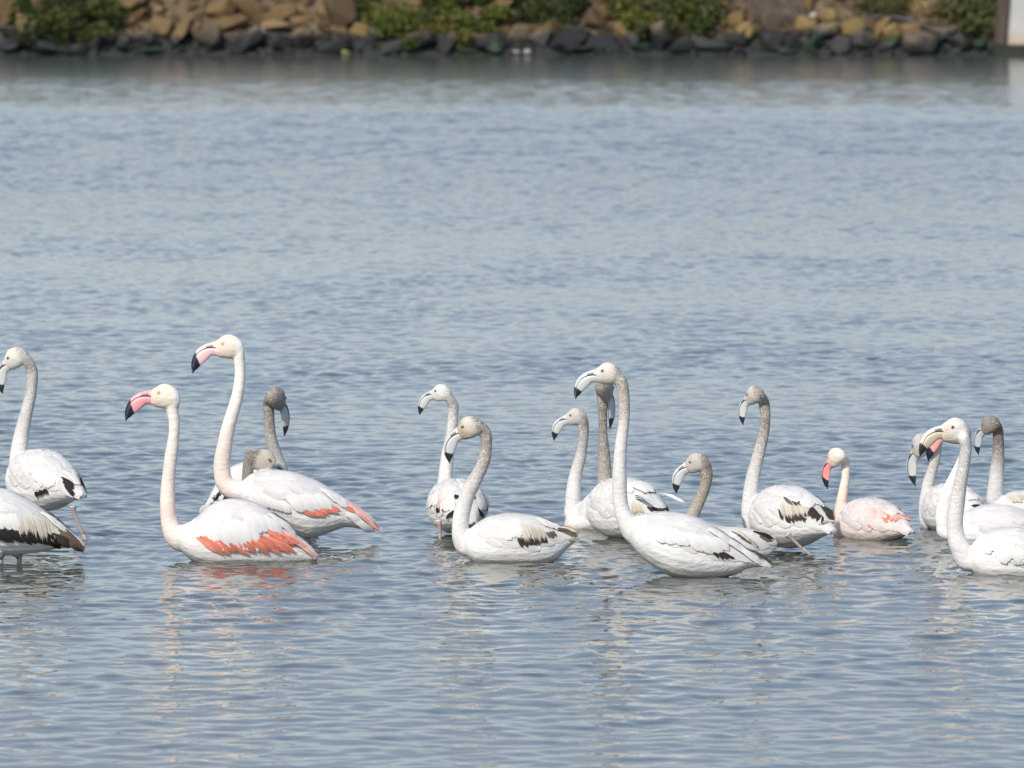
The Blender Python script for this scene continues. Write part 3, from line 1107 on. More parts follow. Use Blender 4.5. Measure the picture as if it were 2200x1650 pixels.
    def bill(self):
        pal = self.sp['pal']
        top = [(694, 120), (650, 134), (600, 150), (560, 175), (535, 205), (518, 245), (512, 285), (519, 340)]
        mou = [(698, 180), (650, 171), (603, 177), (567, 196), (545, 221), (530, 258), (521, 296), (521, 339)]
        bot = [(694, 226), (645, 222), (613, 250), (587, 273), (568, 290), (551, 308), (534, 322), (524, 337)]
        hw = [27, 25, 22, 19.5, 17.5, 15, 10, 2]
        for name, A, B, wid in (('upper_bill', top, mou, 1.0), ('lower_bill', mou, bot, 0.93)):
            st = [(a[0], a[1], b[0], b[1], w * wid) for a, b, w in zip(A, B, hw)]
            if name == 'lower_bill':
                st = [(a[0] + 1.5, a[1] + 1.8, b[0], b[1], w) for (a, b, w) in [((x[0], x[1]), (x[2], x[3]), x[4]) for x in st]]
            st = catmull(st, 5)
            ns = 16
            # the two halves of the bill are D-shaped and meet at the widest line
            V, F, fs = [], [], []
            for k in range(ns):
                if k <= 12:
                    a = math.pi * (k / 12.0 - 0.5)
                    ff, ww = 1 - math.cos(a), math.sin(a)
                else: ff, ww = 1.0, 1 - 2 * (k - 12) / 4.0
                fs.append((ff if name == 'upper_bill' else 1 - ff, ww))
            for (xt, yt, xb, yb, w_) in st:
                for ff, ww in fs: V.append(self.hp(xt + (xb - xt) * ff, yt + (yb - yt) * ff, w_ * ww))
            nst = len(st)
            F = [(i * ns + k, i * ns + (k + 1) % ns, (i + 1) * ns + (k + 1) % ns, (i + 1) * ns + k) for i in range(nst - 1) for k in range(ns)]
            F += [tuple(range(ns))[::-1], tuple((nst - 1) * ns + k for k in range(ns))]
            C = []
            for i, s in enumerate(st):
                u = i / (len(st) - 1)
                for k in range(ns):
                    f = fs[k][0]
                    x = s[0] + (s[2] - s[0]) * f; y = s[1] + (s[3] - s[1]) * f
                    blk = (535 - x) * 0.88 + (y - 205) * 0.36 if False else (y - 205) - (x - 535) * 2.05
                    if name == 'lower_bill': edge = smoothstep(-3, 5, np.float64(y - 205 - (x - 535) * 2.2 + 4))
                    else: edge = smoothstep(-3, 5, np.float64(y - 200 - (x - 541) * 1.8))
                    if pal['young']: edge = smoothstep(-3, 5, np.float64(y - 262 - (x - 540) * 0.75))
                    col = np.array(pal['bill'])
                    if name == 'lower_bill': col = np.array(pal.get('bill_low', pal['bill']))
                    if name == 'upper_bill' and f > 0.97 and i > 2: col = col * 0.06
                    if name == 'upper_bill' and abs(x - 630) < 22 and 0.5 < f < 0.8: col = col * 0.25
                    col = col * (1 - edge) + np.array(pal['tip']) * edge
                    C.append((*col, 1))
            mesh_obj(name, V, F, HORN, self.root, origin=self.base, cols=C)

    def eyes(self):
        pal = self.sp['pal']
        for sgn in (1, -1):
            k = self.sp.get('skull', 1.05)
            ex, ey = 690 + 26 * k, 172 - 29 * k
            c = self.hp(ex, ey, sgn * 37.5 * k)
            V, F = [], []
            r = 8.5 * self.hs
            bm = bmesh.new(); bmesh.ops.create_icosphere(bm, subdivisions=2, radius=r)
            V = [np.array(v.co) + c for v in bm.verts]; F = [tuple(v.index for v in f.verts) for f in bm.faces]; bm.free()
            C = []
            for v in V:
                d = (v - c) / r
                out = d @ self.hS * sgn
                C.append((*((0.01, 0.01, 0.01) if out > 0.86 else pal['eye']), 1))
            e = mesh_obj('eye', V, F, EYE, self.root, origin=self.base, cols=C)
            # thin rim of bare skin
            ring = []
            for kk in range(14):
                a = 2 * math.pi * kk / 14
                ring.append(self.hp(ex + 10.5 * math.cos(a), ey + 9.0 * math.sin(a), sgn * 41.0 * k))
            V, F = tube([Vector(p) for p in ring] + [Vector(ring[0])], [2.4 * self.hs] * 15, 5, cap=False)
            mesh_obj('eyelid', V, F, EYE, e, origin=self.base, cols=[(*pal['rim'], 1)] * len(V))

    # ---- feathers
    def near_map(self, zx, zy):
        """(s, th, inside) of the near side of the body at this point of the tracing"""
        if not hasattr(self, 'gmap'):
            S, T = np.meshgrid(np.linspace(0.02, 1, 90), np.linspace(-0.98 * np.pi, 0.98 * np.pi, 81), indexing='ij')
            W = self.world(self.local(S.ravel(), T.ravel()))
            q = W - np.array([0, 0, CAMH])
            z = q @ _fwd
            X = 1100 + FPX * (q @ _rt) / z; Yp = 825 - FPX * (q @ _up) / z
            G = W.reshape(*S.shape, 3)
            ds = np.gradient(G, axis=0); dt = np.gradient(G, axis=1)
            nrm = np.cross(ds, dt)
            cen = self.world(np.stack([S * self.L, 0 * S, 0 * S], -1))
            flip = np.sign(np.sum(nrm * (G - cen), -1)); flip[flip == 0] = 1
            nrm *= flip[..., None]
            nrm /= np.linalg.norm(nrm, axis=-1, keepdims=True) + 1e-9
            facing = (nrm[..., 1] < 0.05).ravel()
            self.gmap = (S.ravel(), T.ravel(), X, Yp, W, facing)
        S, T, X, Yp, W, facing = self.gmap
        x, y = self.px(zx, zy)
        d2 = (X - x) ** 2 + (Yp - y) ** 2 + np.where(facing, 0, 1e6)
        i = d2.argmin()
        return S[i], T[i], math.sqrt(d2[i]), W[i]

    def to_local(self, p):
        q = np.asarray(p) - self.org
        return np.array([q @ self.back, q @ self.side, q @ self.up])

    def normal_l(self, s, th):
        e = 1e-3
        p = self.local(np.array([s]), np.array([th]))[0]
        a = self.local(np.array([min(s + 0.02, 1)]), np.array([th]))[0] - self.local(np.array([max(s - 0.02, 0)]), np.array([th]))[0]
        b = self.local(np.array([s]), np.array([th + 0.02]))[0] - self.local(np.array([s]), np.array([th - 0.02]))[0]
        n = np.cross(a, b)
        n /= np.linalg.norm(n) + 1e-12
        c = p - np.array([p[0], 0, np.interp(p[0], self.rows[:, 0], 0.5 * (self.rows[:, 1] + self.rows[:, 2]))])
        return n if n @ c >= 0 else -n

    def feather_l(self, pts, nrm, width, lift0, lift1, tip=0.5):
        """a vane along the local points: 5 stations x 3, ridge in the middle"""
        V = []
        n = len(pts)
        for i in range(n):
            u = i / (n - 1)
            t = pts[min(i + 1, n - 1)] - pts[max(i - 1, 0)]
            t = t / (np.linalg.norm(t) + 1e-9)
            nn = nrm[i]
            sd = np.cross(t, nn); sd /= np.linalg.norm(sd) + 1e-9
            w = width * 0.5 * (0.55 + 0.9 * u if u < 0.5 else 1.0) * (1 if u < 0.72 else max(0.06, (1 - u) / 0.28) ** tip)
            off = lift0 + (lift1 - lift0) * u
            c = pts[i] + nn * off
            V += [c - sd * w - nn * width * 0.06, c + nn * width * 0.05, c + sd * w - nn * width * 0.06]
        F = []
        for i in range(n - 1):
            for k in range(2):
                F.append((i * 3 + k, i * 3 + k + 1, (i + 1) * 3 + k + 1, (i + 1) * 3 + k))
        return V, F

    def wings(self):
        sp, rg = self.sp, self.rg
        acc = {1: ([], [], []), -1: ([], [], [])}
        wings = {}
        white = np.array(sp['pal'].get('wing', FCOL['white']))
        # rows of white contour feathers laid like shingles over the folded wing
        edge_s = [0.08, 0.2, 0.4, 0.6, 0.8, 0.95]
        edge_t = sp.get('edge', [60, 92, 102, 98, 86, 70])
        for sgn in (1, -1):
            VV, FF, CC = acc[sgn]
            nrow = 11
            for ri in range(nrow):
                s0 = 0.84 - 0.70 * ri / (nrow - 1)
                te = np.interp(s0, edge_s, edge_t)
                nt_ = int(7 + 2 * math.sin(math.pi * s0))
                for k in range(nt_):
                    th = R(6 + (te - 14) * (k + (0.5 if ri % 2 else 0.0) + rg.uniform(-.2, .2)) / nt_)
                    ln = rg.uniform(0.13, 0.19) * (0.8 + 0.5 * s0)
                    dth = R(rg.uniform(2, 12)) * (0.4 + math.degrees(th) / 90.0)
                    us = np.linspace(0, 1, 5)
                    ss = np.minimum(s0 + ln * us, 0.995); tt = th + dth * us
                    pl = self.local(ss, tt)
                    nn = np.array([self.normal_l(a, b) for a, b in zip(ss, tt)])
                    v, f = self.feather_l(pl, nn, rg.uniform(0.030, 0.042), 0.0005, rg.uniform(0.0018, 0.0042))
                    if sgn < 0: v = [p * np.array([1, -1, 1]) for p in v]
                    b = len(VV)
                    VV += [self.world(p) for p in v]
                    FF += [tuple(i + b for i in q) for q in f]
                    g = rg.uniform(0.90, 1.05)
                    for i5 in range(5):
                        for k3 in (1.0, 0.93, 1.0):
                            CC.append((*np.clip(white * g * k3 * (0.865 + 0.04 * i5), 0, 0.84), 1))
        flights = []
        for grp in sp.get('flight', []):
            colr, n, (x0, y0, x1, y1), (dx0, dy0), (dx1, dy1), wid, layer = grp
            for i in range(n):
                u = (i + 0.5 * rg.uniform(0.6, 1.4)) / n
                rx, ry = x0 + (x1 - x0) * u, y0 + (y1 - y0) * u
                k = rg.uniform(0.82, 1.15)
                tx, ty = rx + (dx0 + (dx1 - dx0) * u) * k, ry + (dy0 + (dy1 - dy0) * u) * k
                s, th, dd, w0 = self.near_map(rx, ry)
                s2, th2, dd2, w2 = self.near_map(tx, ty)
                a = self.to_local(w0)
                if dd2 < 4: b_ = self.to_local(w2)
                else:
                    b_ = self.to_local(P(*self.px(tx, ty), w2[1] - 0.004))
                na = self.normal_l(s, th); nb = self.normal_l(s2, th2)
                if dd2 >= 4:                # a loose feather turns its upper face outwards
                    cv = np.array([0, -0.8, 0.6])
                    nb = nb + 2.0 * np.array([cv @ self.back, cv @ self.side, cv @ self.up])
                    na = na + 0.5 * np.array([cv @ self.back, cv @ self.side, cv @ self.up])
                us = np.linspace(0, 1, 5)
                ln = np.linalg.norm(b_ - a)
                sag = min(0.012, ln * ln / (8 * 0.14))
                pts = np.array([a + (b_ - a) * q for q in us]); nn = np.array([na * (1 - q) + nb * q for q in us])
                nn /= np.linalg.norm(nn, axis=1, keepdims=True)
                pts = pts + nn * (4 * us * (1 - us) * sag)[:, None]
                base_off = 0.0036 + 0.0013 * layer + 0.0010 * rg.random() + (0.0010 if colr == 'white' else 0.0)
                flights.append((colr, pts, nn, wid * rg.uniform(0.85, 1.1), base_off))
        for sgn in (1, -1):
            VV, FF, CC = acc[sgn]
            for colr, pts, nn, wid, off in flights:
                if colr != 'white': continue
                v, f = self.feather_l(pts, nn, wid, off, off + 0.0018)
                if sgn < 0: v = [p * np.array([1, -1, 1]) for p in v]
                b = len(VV); VV += [self.world(p) for p in v]; FF += [tuple(i + b for i in q) for q in f]
                CC += [(*np.clip(white * rg.uniform(0.96, 1.03), 0, 0.84), 1)] * len(v)
            o = mesh_obj('wing', VV, FF, FEATHER, self.root, origin=self.base, cols=CC)
            tag(o, kind='stuff')
            wings[sgn] = o
            for colr, pts, nn, wid, off in flights:
                if colr == 'white': continue
                v, f = self.feather_l(pts, nn, wid, off, off + 0.002, tip=0.8)
                if sgn < 0: v = [p * np.array([1, -1, 1]) for p in v]
                cc = np.array(FCOL[colr]) * rg.uniform(0.72, 1.15)
                rim = {'coral': (0.88, 0.40, 0.29), 'palecoral': (0.85, 0.60, 0.52), 'black': (0.07, 0.062, 0.058), 'brown': (0.30, 0.24, 0.18), 'dark': (0.14, 0.11, 0.085), 'cream': (0.70, 0.65, 0.57)}.get(colr)
                C = []
                for i in range(5):
                    q = cc.copy()
                    if colr in ('cream', 'pink', 'palecoral') and i < 3: q = q * (0.34 + 0.33 * i) + white * (0.66 - 0.33 * i)
                    if colr == 'cream' and i >= 4: q = np.array(FCOL['brown'])
                    if colr in ('brown', 'dark') and i == 0: q = q * 1.4
                    e_ = q if rim is None or i < 1 else 0.45 * q + 0.55 * np.array(rim)
                    C += [(*np.clip(e_, 0, 0.9), 1), (*np.clip(q * 0.85, 0, 0.9), 1), (*np.clip(0.5 * q + 0.5 * e_, 0, 0.9), 1)]
                mesh_obj('flight_feather', [self.world(p) for p in v], f, FEATHER, o, origin=self.base, cols=C)

    def leg(self, pts, dy=0.0):
        path, rad = [], []
        for (zx, zy, r) in pts:
            path.append(Vector(self.pt(zx, zy, dy))); rad.append(self.m(r))
        e = path[-1] + (path[-1] - path[-2]).normalized() * 0.35
        path.append(e); rad.append(rad[-1])
        q = catmull([(*p, r) for p, r in zip(path, rad)], 4)
        V, F = tube([Vector(p[:3]) for p in q], [p[3] for p in q], 10)
        C = []
        for i in range(len(q)):
            f = min(1.0, i / 3.0)
            c = np.array((0.6, 0.57, 0.54)) * (1 - f) + np.array((0.37, 0.285, 0.25)) * f
            C += [(*c, 1)] * 10
        mesh_obj('leg', V, F, SKIN, self.root, origin=self.base, cols=C)


def juv(head, top, bot=(0.72, 0.70, 0.67), spk=0.9, bill=(0.53, 0.54, 0.51), lore=None, low=None):
    gr = lambda c, k: tuple(k * (0.72 * x + 0.28 * (sum(c) / 3)) for x in c)
    head, top = gr(head, 1.12), gr(top, 1.14)
    d = dict(head=head, top=top, bot=bot, body=(0.755, 0.735, 0.70), spk=spk, bill=bill, tip=(0.018, 0.018, 0.02), young=True,
             eye=(0.12, 0.10, 0.085), rim=(0.28, 0.24, 0.2))
    if lore: d['lore'] = lore
    if low: d['bill_low'] = low
    return d


def adult(bill=(0.80, 0.40, 0.40), bot=(0.78, 0.65, 0.57), top=(0.77, 0.715, 0.65), head=(0.74, 0.655, 0.53), body=(0.76, 0.725, 0.69)):
    return dict(head=head, top=top, bot=bot, body=body, spk=0.12, bill=bill, tip=(0.010, 0.013, 0.028), young=False,
                eye=(0.72, 0.55, 0.2), rim=(0.78, 0.45, 0.25), lore=(0.78, 0.60, 0.49), wing=tuple(0.5 * x + 0.5 * y for x, y in zip(body, (0.77, 0.745, 0.73))))


GREY = ((0.40, 0.36, 0.31), (0.40, 0.36, 0.31))
T1, T2, T3, T4, T5, T6 = (3, 0, 700), (3, 240, 690), (1650 / 450, 860, 790), (1650 / 510, 1160, 760), (1650 / 430, 1420, 790), (1650 / 420, 1740, 850)

BIRDS = [
    dict(seed=1, T=T1, wl=1158, label='grey juvenile flamingo at the left edge with one pink leg trailing in the water',
         c=(305, 1005), L=0.50, W=0.26, H=0.275, yaw=48, pitch=-4,
         neck=[(206, 285, 34), (205, 400, 32), (190, 480, 35), (168, 570, 39), (143, 680, 45), (122, 800, 50), (112, 900, 50), (112, 980, 52), (140, 1050, 62)],
         bill=((52, 245), (16, 442), 15), pal=juv((0.60, 0.56, 0.49), (0.52, 0.49, 0.45), spk=0.7),
         flight=[('black', 10, (392, 970, 432, 1060), (80, 55), (65, 55), 0.0136, 1), ('black', 9, (225, 1068, 300, 1050), (14, 26), (14, 30), 0.0150, 1),
                 ('palecoral', 3, (312, 955, 325, 965), (8, 30), (8, 30), 0.0109, 0), ('white', 6, (215, 930, 330, 960), (20, 90), (40, 90), 0.034, 2), ('white', 4, (400, 930, 450, 980), (70, 50), (70, 60), 0.026, 2)],
         legs=[([(470, 1160, 26), (478, 1200, 13), (505, 1275, 10), (535, 1345, 10), (556, 1385, 13)], -0.14)]),
    dict(seed=2, T=T1, wl=1208, label='large white flamingo cut by the left edge, black wing band and brown tail tip',
         prof=[(-330, 1180, 1240), (-300, 1130, 1280), (-240, 1085, 1340), (-150, 1055, 1420), (-50, 1046, 1475), (60, 1065, 1480), (150, 1103, 1472), (250, 1168, 1462), (350, 1250, 1440), (440, 1315, 1430), (500, 1365, 1440), (545, 1420, 1450)],
         W=0.27, neck=[(-330, 500, 40), (-340, 700, 42), (-350, 900, 48), (-350, 1050, 54), (-335, 1150, 62)],
         bill=((-470, 300), (-625, 470), 0), pal=juv((0.55, 0.5, 0.43), (0.5, 0.46, 0.41)),
         edge=[60, 85, 90, 86, 74, 60],
         flight=[('black', 23, (-200, 1290, 360, 1345), (80, 80), (95, 85), 0.0204, 0), ('brown', 12, (365, 1280, 400, 1385), (165, 140), (130, 60), 0.0150, 1), ('dark', 7, (330, 1330, 380, 1390), (130, 60), (110, 40), 0.0163, 1),
                 ('cream', 19, (100, 1230, 330, 1230), (25, 115), (60, 160), 0.0116, 2), ('white', 9, (-120, 1200, 100, 1220), (40, 100), (40, 110), 0.036, 2), ('white', 5, (250, 1200, 340, 1260), (100, 90), (90, 80), 0.034, 3)],
         legs=[([(110, 1460, 40), (125, 1490, 22), (125, 1520, 16)], 0.0), ([(-10, 1450, 60), (0, 1500, 30), (0, 1525, 20)], -0.05)]),
    dict(seed=3, T=T2, wl=1204, label='pink billed adult flamingo sitting low with bright coral wing patch, front left',
         prof=[(395, 1335, 1430), (440, 1318, 1475), (500, 1295, 1530), (560, 1258, 1570), (630, 1195, 1600), (720, 1155, 1615), (800, 1147, 1615), (900, 1165, 1612), (1000, 1213, 1605), (1080, 1278, 1595), (1180, 1372, 1575), (1250, 1425, 1560), (1300, 1474, 1550), (1328, 1522, 1545)],
         W=0.27, neck=[(388, 555, 37), (402, 640, 34), (402, 720, 33), (393, 800, 36), (381, 880, 39), (370, 980, 41), (362, 1080, 45), (361, 1180, 46), (366, 1260, 49), (385, 1340, 58), (430, 1395, 72)],
         bill=((265, 487), (88, 645), 0), pal=adult(bill=(0.80, 0.36, 0.36)),
         edge=[45, 62, 72, 76, 70, 55],
         flight=[('coral', 32, (545, 1392, 1040, 1390), (140, 100), (160, 92), 0.0204, 0), ('coral', 12, (960, 1330, 1100, 1385), (180, 110), (140, 70), 0.0218, 1), ('palecoral', 13, (1080, 1340, 1190, 1440), (190, 150), (130, 85), 0.0190, 1),
                 ('white', 12, (520, 1290, 900, 1290), (100, 150), (50, 190), 0.042, 2), ('white', 8, (820, 1230, 1010, 1270), (90, 120), (90, 100), 0.044, 3), ('white', 6, (1000, 1240, 1100, 1310), (130, 120), (90, 90), 0.04, 3)]),
    dict(seed=4, T=T2, wl=1165, label='tall adult flamingo with pink and black bill, second from left of the pink billed ones',
         prof=[(790, 1070, 1130), (850, 1025, 1175), (900, 985, 1230), (1000, 962, 1290), (1100, 965, 1335), (1200, 985, 1375), (1270, 1010, 1395), (1330, 1035, 1388), (1430, 1095, 1355), (1500, 1140, 1330), (1580, 1190, 1335), (1650, 1245, 1350), (1700, 1300, 1360)],
         W=0.27, neck=[(822, 250, 36), (828, 320, 33), (822, 410, 34), (804, 510, 38), (776, 600, 40), (748, 700, 42), (728, 800, 44), (712, 900, 49), (712, 980, 50), (730, 1045, 55), (785, 1090, 60)],
         bill=((680, 172), (520, 338), 0), pal=adult(bill=(0.82, 0.56, 0.54), top=(0.82, 0.80, 0.72)),
         edge=[55, 85, 95, 90, 70, 55],
         flight=[('coral', 13, (1215, 1225, 1410, 1185), (110, 35), (75, 45), 0.0163, 0), ('palecoral', 12, (1470, 1140, 1560, 1225), (220, 175), (150, 120), 0.0177, 1), ('coral', 4, (1470, 1190, 1500, 1210), (80, 25), (80, 25), 0.0150, 1), ('dark', 3, (1630, 1275, 1640, 1285), (40, 40), (40, 40), 0.0136, 2), ('white', 4, (1500, 1240, 1580, 1290), (130, 60), (110, 70), 0.03, 2),
                 ('white', 9, (1120, 1130, 1360, 1120), (90, 90), (60, 85), 0.042, 2), ('white', 6, (900, 1110, 1080, 1170), (90, 70), (90, 70), 0.036, 1), ('white', 6, (1330, 1080, 1450, 1140), (110, 90), (80, 70), 0.038, 3)],
         legs=[([(1262, 1370, 40), (1268, 1402, 16), (1270, 1425, 11)], 0.0)]),
    dict(seed=5, T=T2, wl=1115, face=1, label='dark grey headed flamingo looking away to the right, behind the tall pink billed one',
         prof=[(600, 1205, 1225), (650, 1100, 1200), (700, 1010, 1250), (760, 945, 1290), (850, 912, 1300), (950, 905, 1300), (1040, 930, 1290), (1100, 985, 1250), (1140, 1060, 1180)],
         W=0.25, neck=[(1012, 520, 33), (1014, 600, 32), (1018, 700, 33), (1036, 800, 37), (1068, 900, 41), (1085, 980, 48)],
         bill=((1092, 535), (1108, 718), 62), hscale=0.93, pal=juv((0.33, 0.30, 0.26), (0.36, 0.33, 0.29), bot=(0.55, 0.53, 0.5), spk=1.0, bill=(0.50, 0.53, 0.51)), fade=(0.3, 1.0),
         flight=[('black', 10, (720, 1080, 790, 1110), (-70, 60), (-70, 60), 0.0150, 1), ('white', 4, (690, 1060, 740, 1090), (-45, 80), (-35, 80), 0.02, 2), ('grey', 4, (655, 1155, 610, 1200), (-45, 20), (-60, 55), 0.03, 1)]),
    dict(seed=6, T=T2, wl=1140, label='flamingo bending its grey neck down to the right behind the tall adult\'s back', hface=1,
         prof=[(860, 1080, 1200), (900, 1010, 1300), (960, 958, 1370), (1050, 952, 1380), (1150, 990, 1380), (1250, 1070, 1370), (1330, 1150, 1300)],
         W=0.22, neck=[(905, 868, 36), (884, 920, 34), (876, 980, 33), (878, 1050, 36)],
         bill=((1040, 935), (1112, 1142), 0), hscale=0.95, pal=juv((0.50, 0.44, 0.35), (0.28, 0.25, 0.21), bot=(0.32, 0.29, 0.25), spk=1.0, bill=(0.5, 0.52, 0.49)), fade=(0.3, 1.0)),
    dict(seed=7, T=T3, wl=1150, label='pale headed juvenile flamingo seen from the rear with black wing patches, left of centre',
         c=(462, 1105), L=0.50, W=0.262, H=0.245, yaw=78, pitch=-4,
         neck=[(417, 300, 40), (416, 360, 38), (410, 460, 40), (397, 560, 43), (378, 660, 47), (364, 760, 50), (355, 850, 54), (352, 920, 56), (390, 1000, 60)],
         bill=((262, 212), (152, 378), 20), pal=juv((0.62, 0.60, 0.56), (0.58, 0.55, 0.51), spk=0.6),
         flight=[('pink', 9, (272, 1030, 360, 1020), (0, 85), (0, 90), 0.0150, 1), ('black', 10, (286, 1105, 350, 1095), (3, 40), (3, 40), 0.0150, 2), ('black', 7, (605, 1110, 640, 1140), (8, 55), (8, 40), 0.0136, 2), ('black', 6, (428, 1008, 458, 1015), (6, 26), (6, 22), 0.0136, 2),
                 ('white', 6, (600, 1030, 660, 1060), (12, 90), (10, 90), 0.03, 2), ('white', 5, (240, 1010, 300, 1000), (0, 100), (0, 80), 0.03, 3)],
         legs=[([(300, 1200, 30), (310, 1255, 17), (312, 1300, 14), (312, 1325, 14)], -0.15)]),
    dict(seed=8, T=T3, wl=1204, label='buff faced juvenile flamingo sitting on the water with curved neck, front centre',
         prof=[(478, 1340, 1440), (530, 1288, 1490), (570, 1250, 1530), (620, 1218, 1560), (720, 1173, 1580), (850, 1152, 1590), (960, 1155, 1590), (1080, 1175, 1580), (1180, 1215, 1550), (1250, 1253, 1500), (1330, 1283, 1415), (1385, 1312, 1372), (1402, 1345, 1358)],
         W=0.26, neck=[(648, 478, 44), (676, 545, 43), (678, 620, 42), (668, 700, 45), (640, 780, 49), (606, 850, 51), (570, 920, 53), (532, 1000, 55), (500, 1090, 59), (480, 1180, 62), (472, 1270, 62), (482, 1350, 66), (520, 1410, 74)],
         bill=((474, 512), (390, 757), 8), pal=juv((0.56, 0.49, 0.40), (0.44, 0.40, 0.35), lore=(0.48, 0.375, 0.27), spk=1.0),
         edge=[60, 88, 98, 92, 76, 60],
         flight=[('cream', 19, (930, 1215, 1110, 1260), (45, 150), (45, 100), 0.0102, 2), ('dark', 16, (915, 1335, 1130, 1335), (40, 70), (35, 45), 0.0163, 0), ('brown', 10, (1195, 1265, 1300, 1305), (180, 45), (90, 40), 0.0136, 0), ('cream', 6, (1230, 1262, 1280, 1280), (150, 30), (120, 35), 0.0122, 1), ('cream', 4, (1320, 1345, 1340, 1355), (70, -5), (60, 0), 0.0136, 2), ('brown', 6, (1140, 1300, 1200, 1290), (30, 50), (30, 40), 0.0122, 1),
                 ('white', 7, (800, 1250, 920, 1240), (40, 100), (50, 90), 0.04, 1), ('white', 7, (1060, 1190, 1200, 1240), (90, 60), (80, 50), 0.036, 3)]),
    dict(seed=9, T=T4, wl=1136, label='grey juvenile flamingo low in the water left of the tall juvenile pair',
         prof=[(172, 1170, 1230), (200, 1095, 1250), (270, 1045, 1270), (340, 985, 1275), (390, 945, 1275), (450, 922, 1275), (550, 930, 1270), (650, 990, 1260), (750, 1090, 1250), (820, 1180, 1240)],
         W=0.24, neck=[(302, 500, 36), (303, 570, 33), (294, 650, 34), (280, 730, 37), (256, 810, 41), (240, 890, 45), (232, 970, 48), (226, 1050, 50), (222, 1110, 50)],
         bill=((193, 455), (98, 607), 10), pal=juv((0.50, 0.46, 0.41), (0.44, 0.40, 0.36), spk=0.8),
         ),
    dict(seed=10, T=T4, wl=1158, label='dark necked juvenile flamingo whose head is hidden behind the tallest juvenile\'s head',
         c=(625, 1078), L=0.50, W=0.275, H=0.275, yaw=50, pitch=2, hface=1,
         neck=[(428, 270, 36), (434, 350, 33), (437, 450, 29), (438, 540, 28), (442, 640, 35), (446, 740, 41), (449, 840, 46), (450, 920, 50), (455, 1000, 56)],
         bill=((475, 285), (487, 528), 68), hscale=0.98, pal=juv((0.36, 0.33, 0.29), (0.37, 0.33, 0.28), bot=(0.46, 0.42, 0.37), spk=1.0, bill=(0.48, 0.52, 0.53)), fade=(0.4, 1.0),
         flight=[('brown', 6, (700, 955, 750, 935), (35, 30), (35, 30), 0.0122, 1), ('cream', 9, (635, 1020, 700, 1040), (15, 85), (30, 90), 0.0150, 1), ('dark', 12, (735, 1065, 860, 1085), (40, 30), (40, 20), 0.0136, 0), ('grey', 3, (815, 975, 845, 1000), (165, 52), (140, 42), 0.022, 2),
                 ('white', 6, (640, 900, 760, 900), (60, 70), (60, 70), 0.036, 2)]),
    dict(seed=11, T=T4, wl=1237, label='largest white juvenile flamingo with long straight neck and pale bill, nearest the viewer',
         prof=[(600, 1180, 1270), (650, 1138, 1350), (700, 1122, 1410), (770, 1110, 1468), (850, 1100, 1520), (950, 1108, 1560), (1060, 1130, 1575), (1170, 1180, 1572), (1270, 1245, 1560), (1380, 1325, 1528), (1450, 1376, 1492), (1530, 1430, 1482), (1605, 1472, 1480)],
         W=0.28, neck=[(560, 190, 42), (579, 270, 39), (585, 350, 37), (587, 430, 36), (580, 510, 36), (567, 600, 38), (559, 700, 42), (554, 800, 45), (553, 900, 48), (556, 1000, 48), (568, 1080, 52), (600, 1160, 62), (650, 1230, 80)],
         bill=((398, 148), (246, 317), 0), pal=juv((0.60, 0.54, 0.46), (0.50, 0.45, 0.39), spk=0.9, bill=(0.58, 0.60, 0.56)), fade=(0.12, 0.55),
         edge=[55, 82, 92, 88, 72, 60],
         flight=[('dark', 14, (1170, 1330, 1290, 1395), (50, 90), (65, 25), 0.0122, 0), ('dark', 6, (1420, 1350, 1470, 1390), (190, 112), (140, 80), 0.0082, 1), ('grey', 3, (1430, 1365, 1470, 1395), (170, 105), (140, 80), 0.016, 0),
                 ('white', 10, (1000, 1260, 1230, 1290), (120, 110), (90, 80), 0.046, 2), ('white', 8, (1150, 1210, 1330, 1330), (130, 95), (110, 70), 0.042, 3), ('white', 5, (1330, 1330, 1420, 1390), (140, 100), (120, 70), 0.034, 2), ('white', 6, (760, 1230, 980, 1250), (110, 70), (110, 90), 0.044, 1)],
         legs=[([(955, 1510, 40), (950, 1545, 25), (948, 1560, 18)], 0.0)]),
    dict(seed=12, T=T4, wl=1194, label='small grey necked flamingo peering over the nearest juvenile\'s back',
         prof=[(1010, 1230, 1330), (1080, 1180, 1420), (1170, 1185, 1470), (1270, 1206, 1480), (1370, 1213, 1480), (1450, 1222, 1475), (1530, 1238, 1450), (1600, 1270, 1405), (1648, 1312, 1345)],
         W=0.24, neck=[(1150, 790, 41), (1160, 850, 38), (1147, 920, 37), (1122, 990, 39), (1090, 1060, 42), (1062, 1120, 46), (1050, 1180, 52)],
         bill=((1028, 787), (950, 976), 10), pal=juv((0.48, 0.43, 0.36), (0.38, 0.33, 0.27), bot=(0.42, 0.37, 0.31), spk=0.9), fade=(0.3, 1.0),
         flight=[('cream', 13, (1340, 1225, 1460, 1300), (90, 55), (60, 50), 0.0150, 1), ('brown', 12, (1330, 1235, 1470, 1310), (80, 60), (50, 40), 0.0122, 0), ('black', 10, (1480, 1240, 1530, 1250), (100, 55), (90, 45), 0.0163, 2), ('brown', 6, (1520, 1270, 1560, 1300), (85, 35), (70, 20), 0.0136, 1), ('cream', 3, (1580, 1310, 1590, 1325), (60, 5), (50, 5), 0.0122, 2)]),
    dict(seed=13, T=T5, wl=1186, label='tall necked juvenile flamingo looking away left, one leg bent under its mottled wing',
         c=(1095, 1240), L=0.50, W=0.275, H=0.272, yaw=50, pitch=-3,
         neck=[(848, 290, 44), (860, 370, 40), (858, 450, 40), (850, 520, 41), (835, 600, 44), (810, 700, 48), (783, 800, 52), (758, 900, 55), (743, 1000, 57), (727, 1100, 57), (720, 1200, 54), (735, 1290, 56), (790, 1330, 60)],
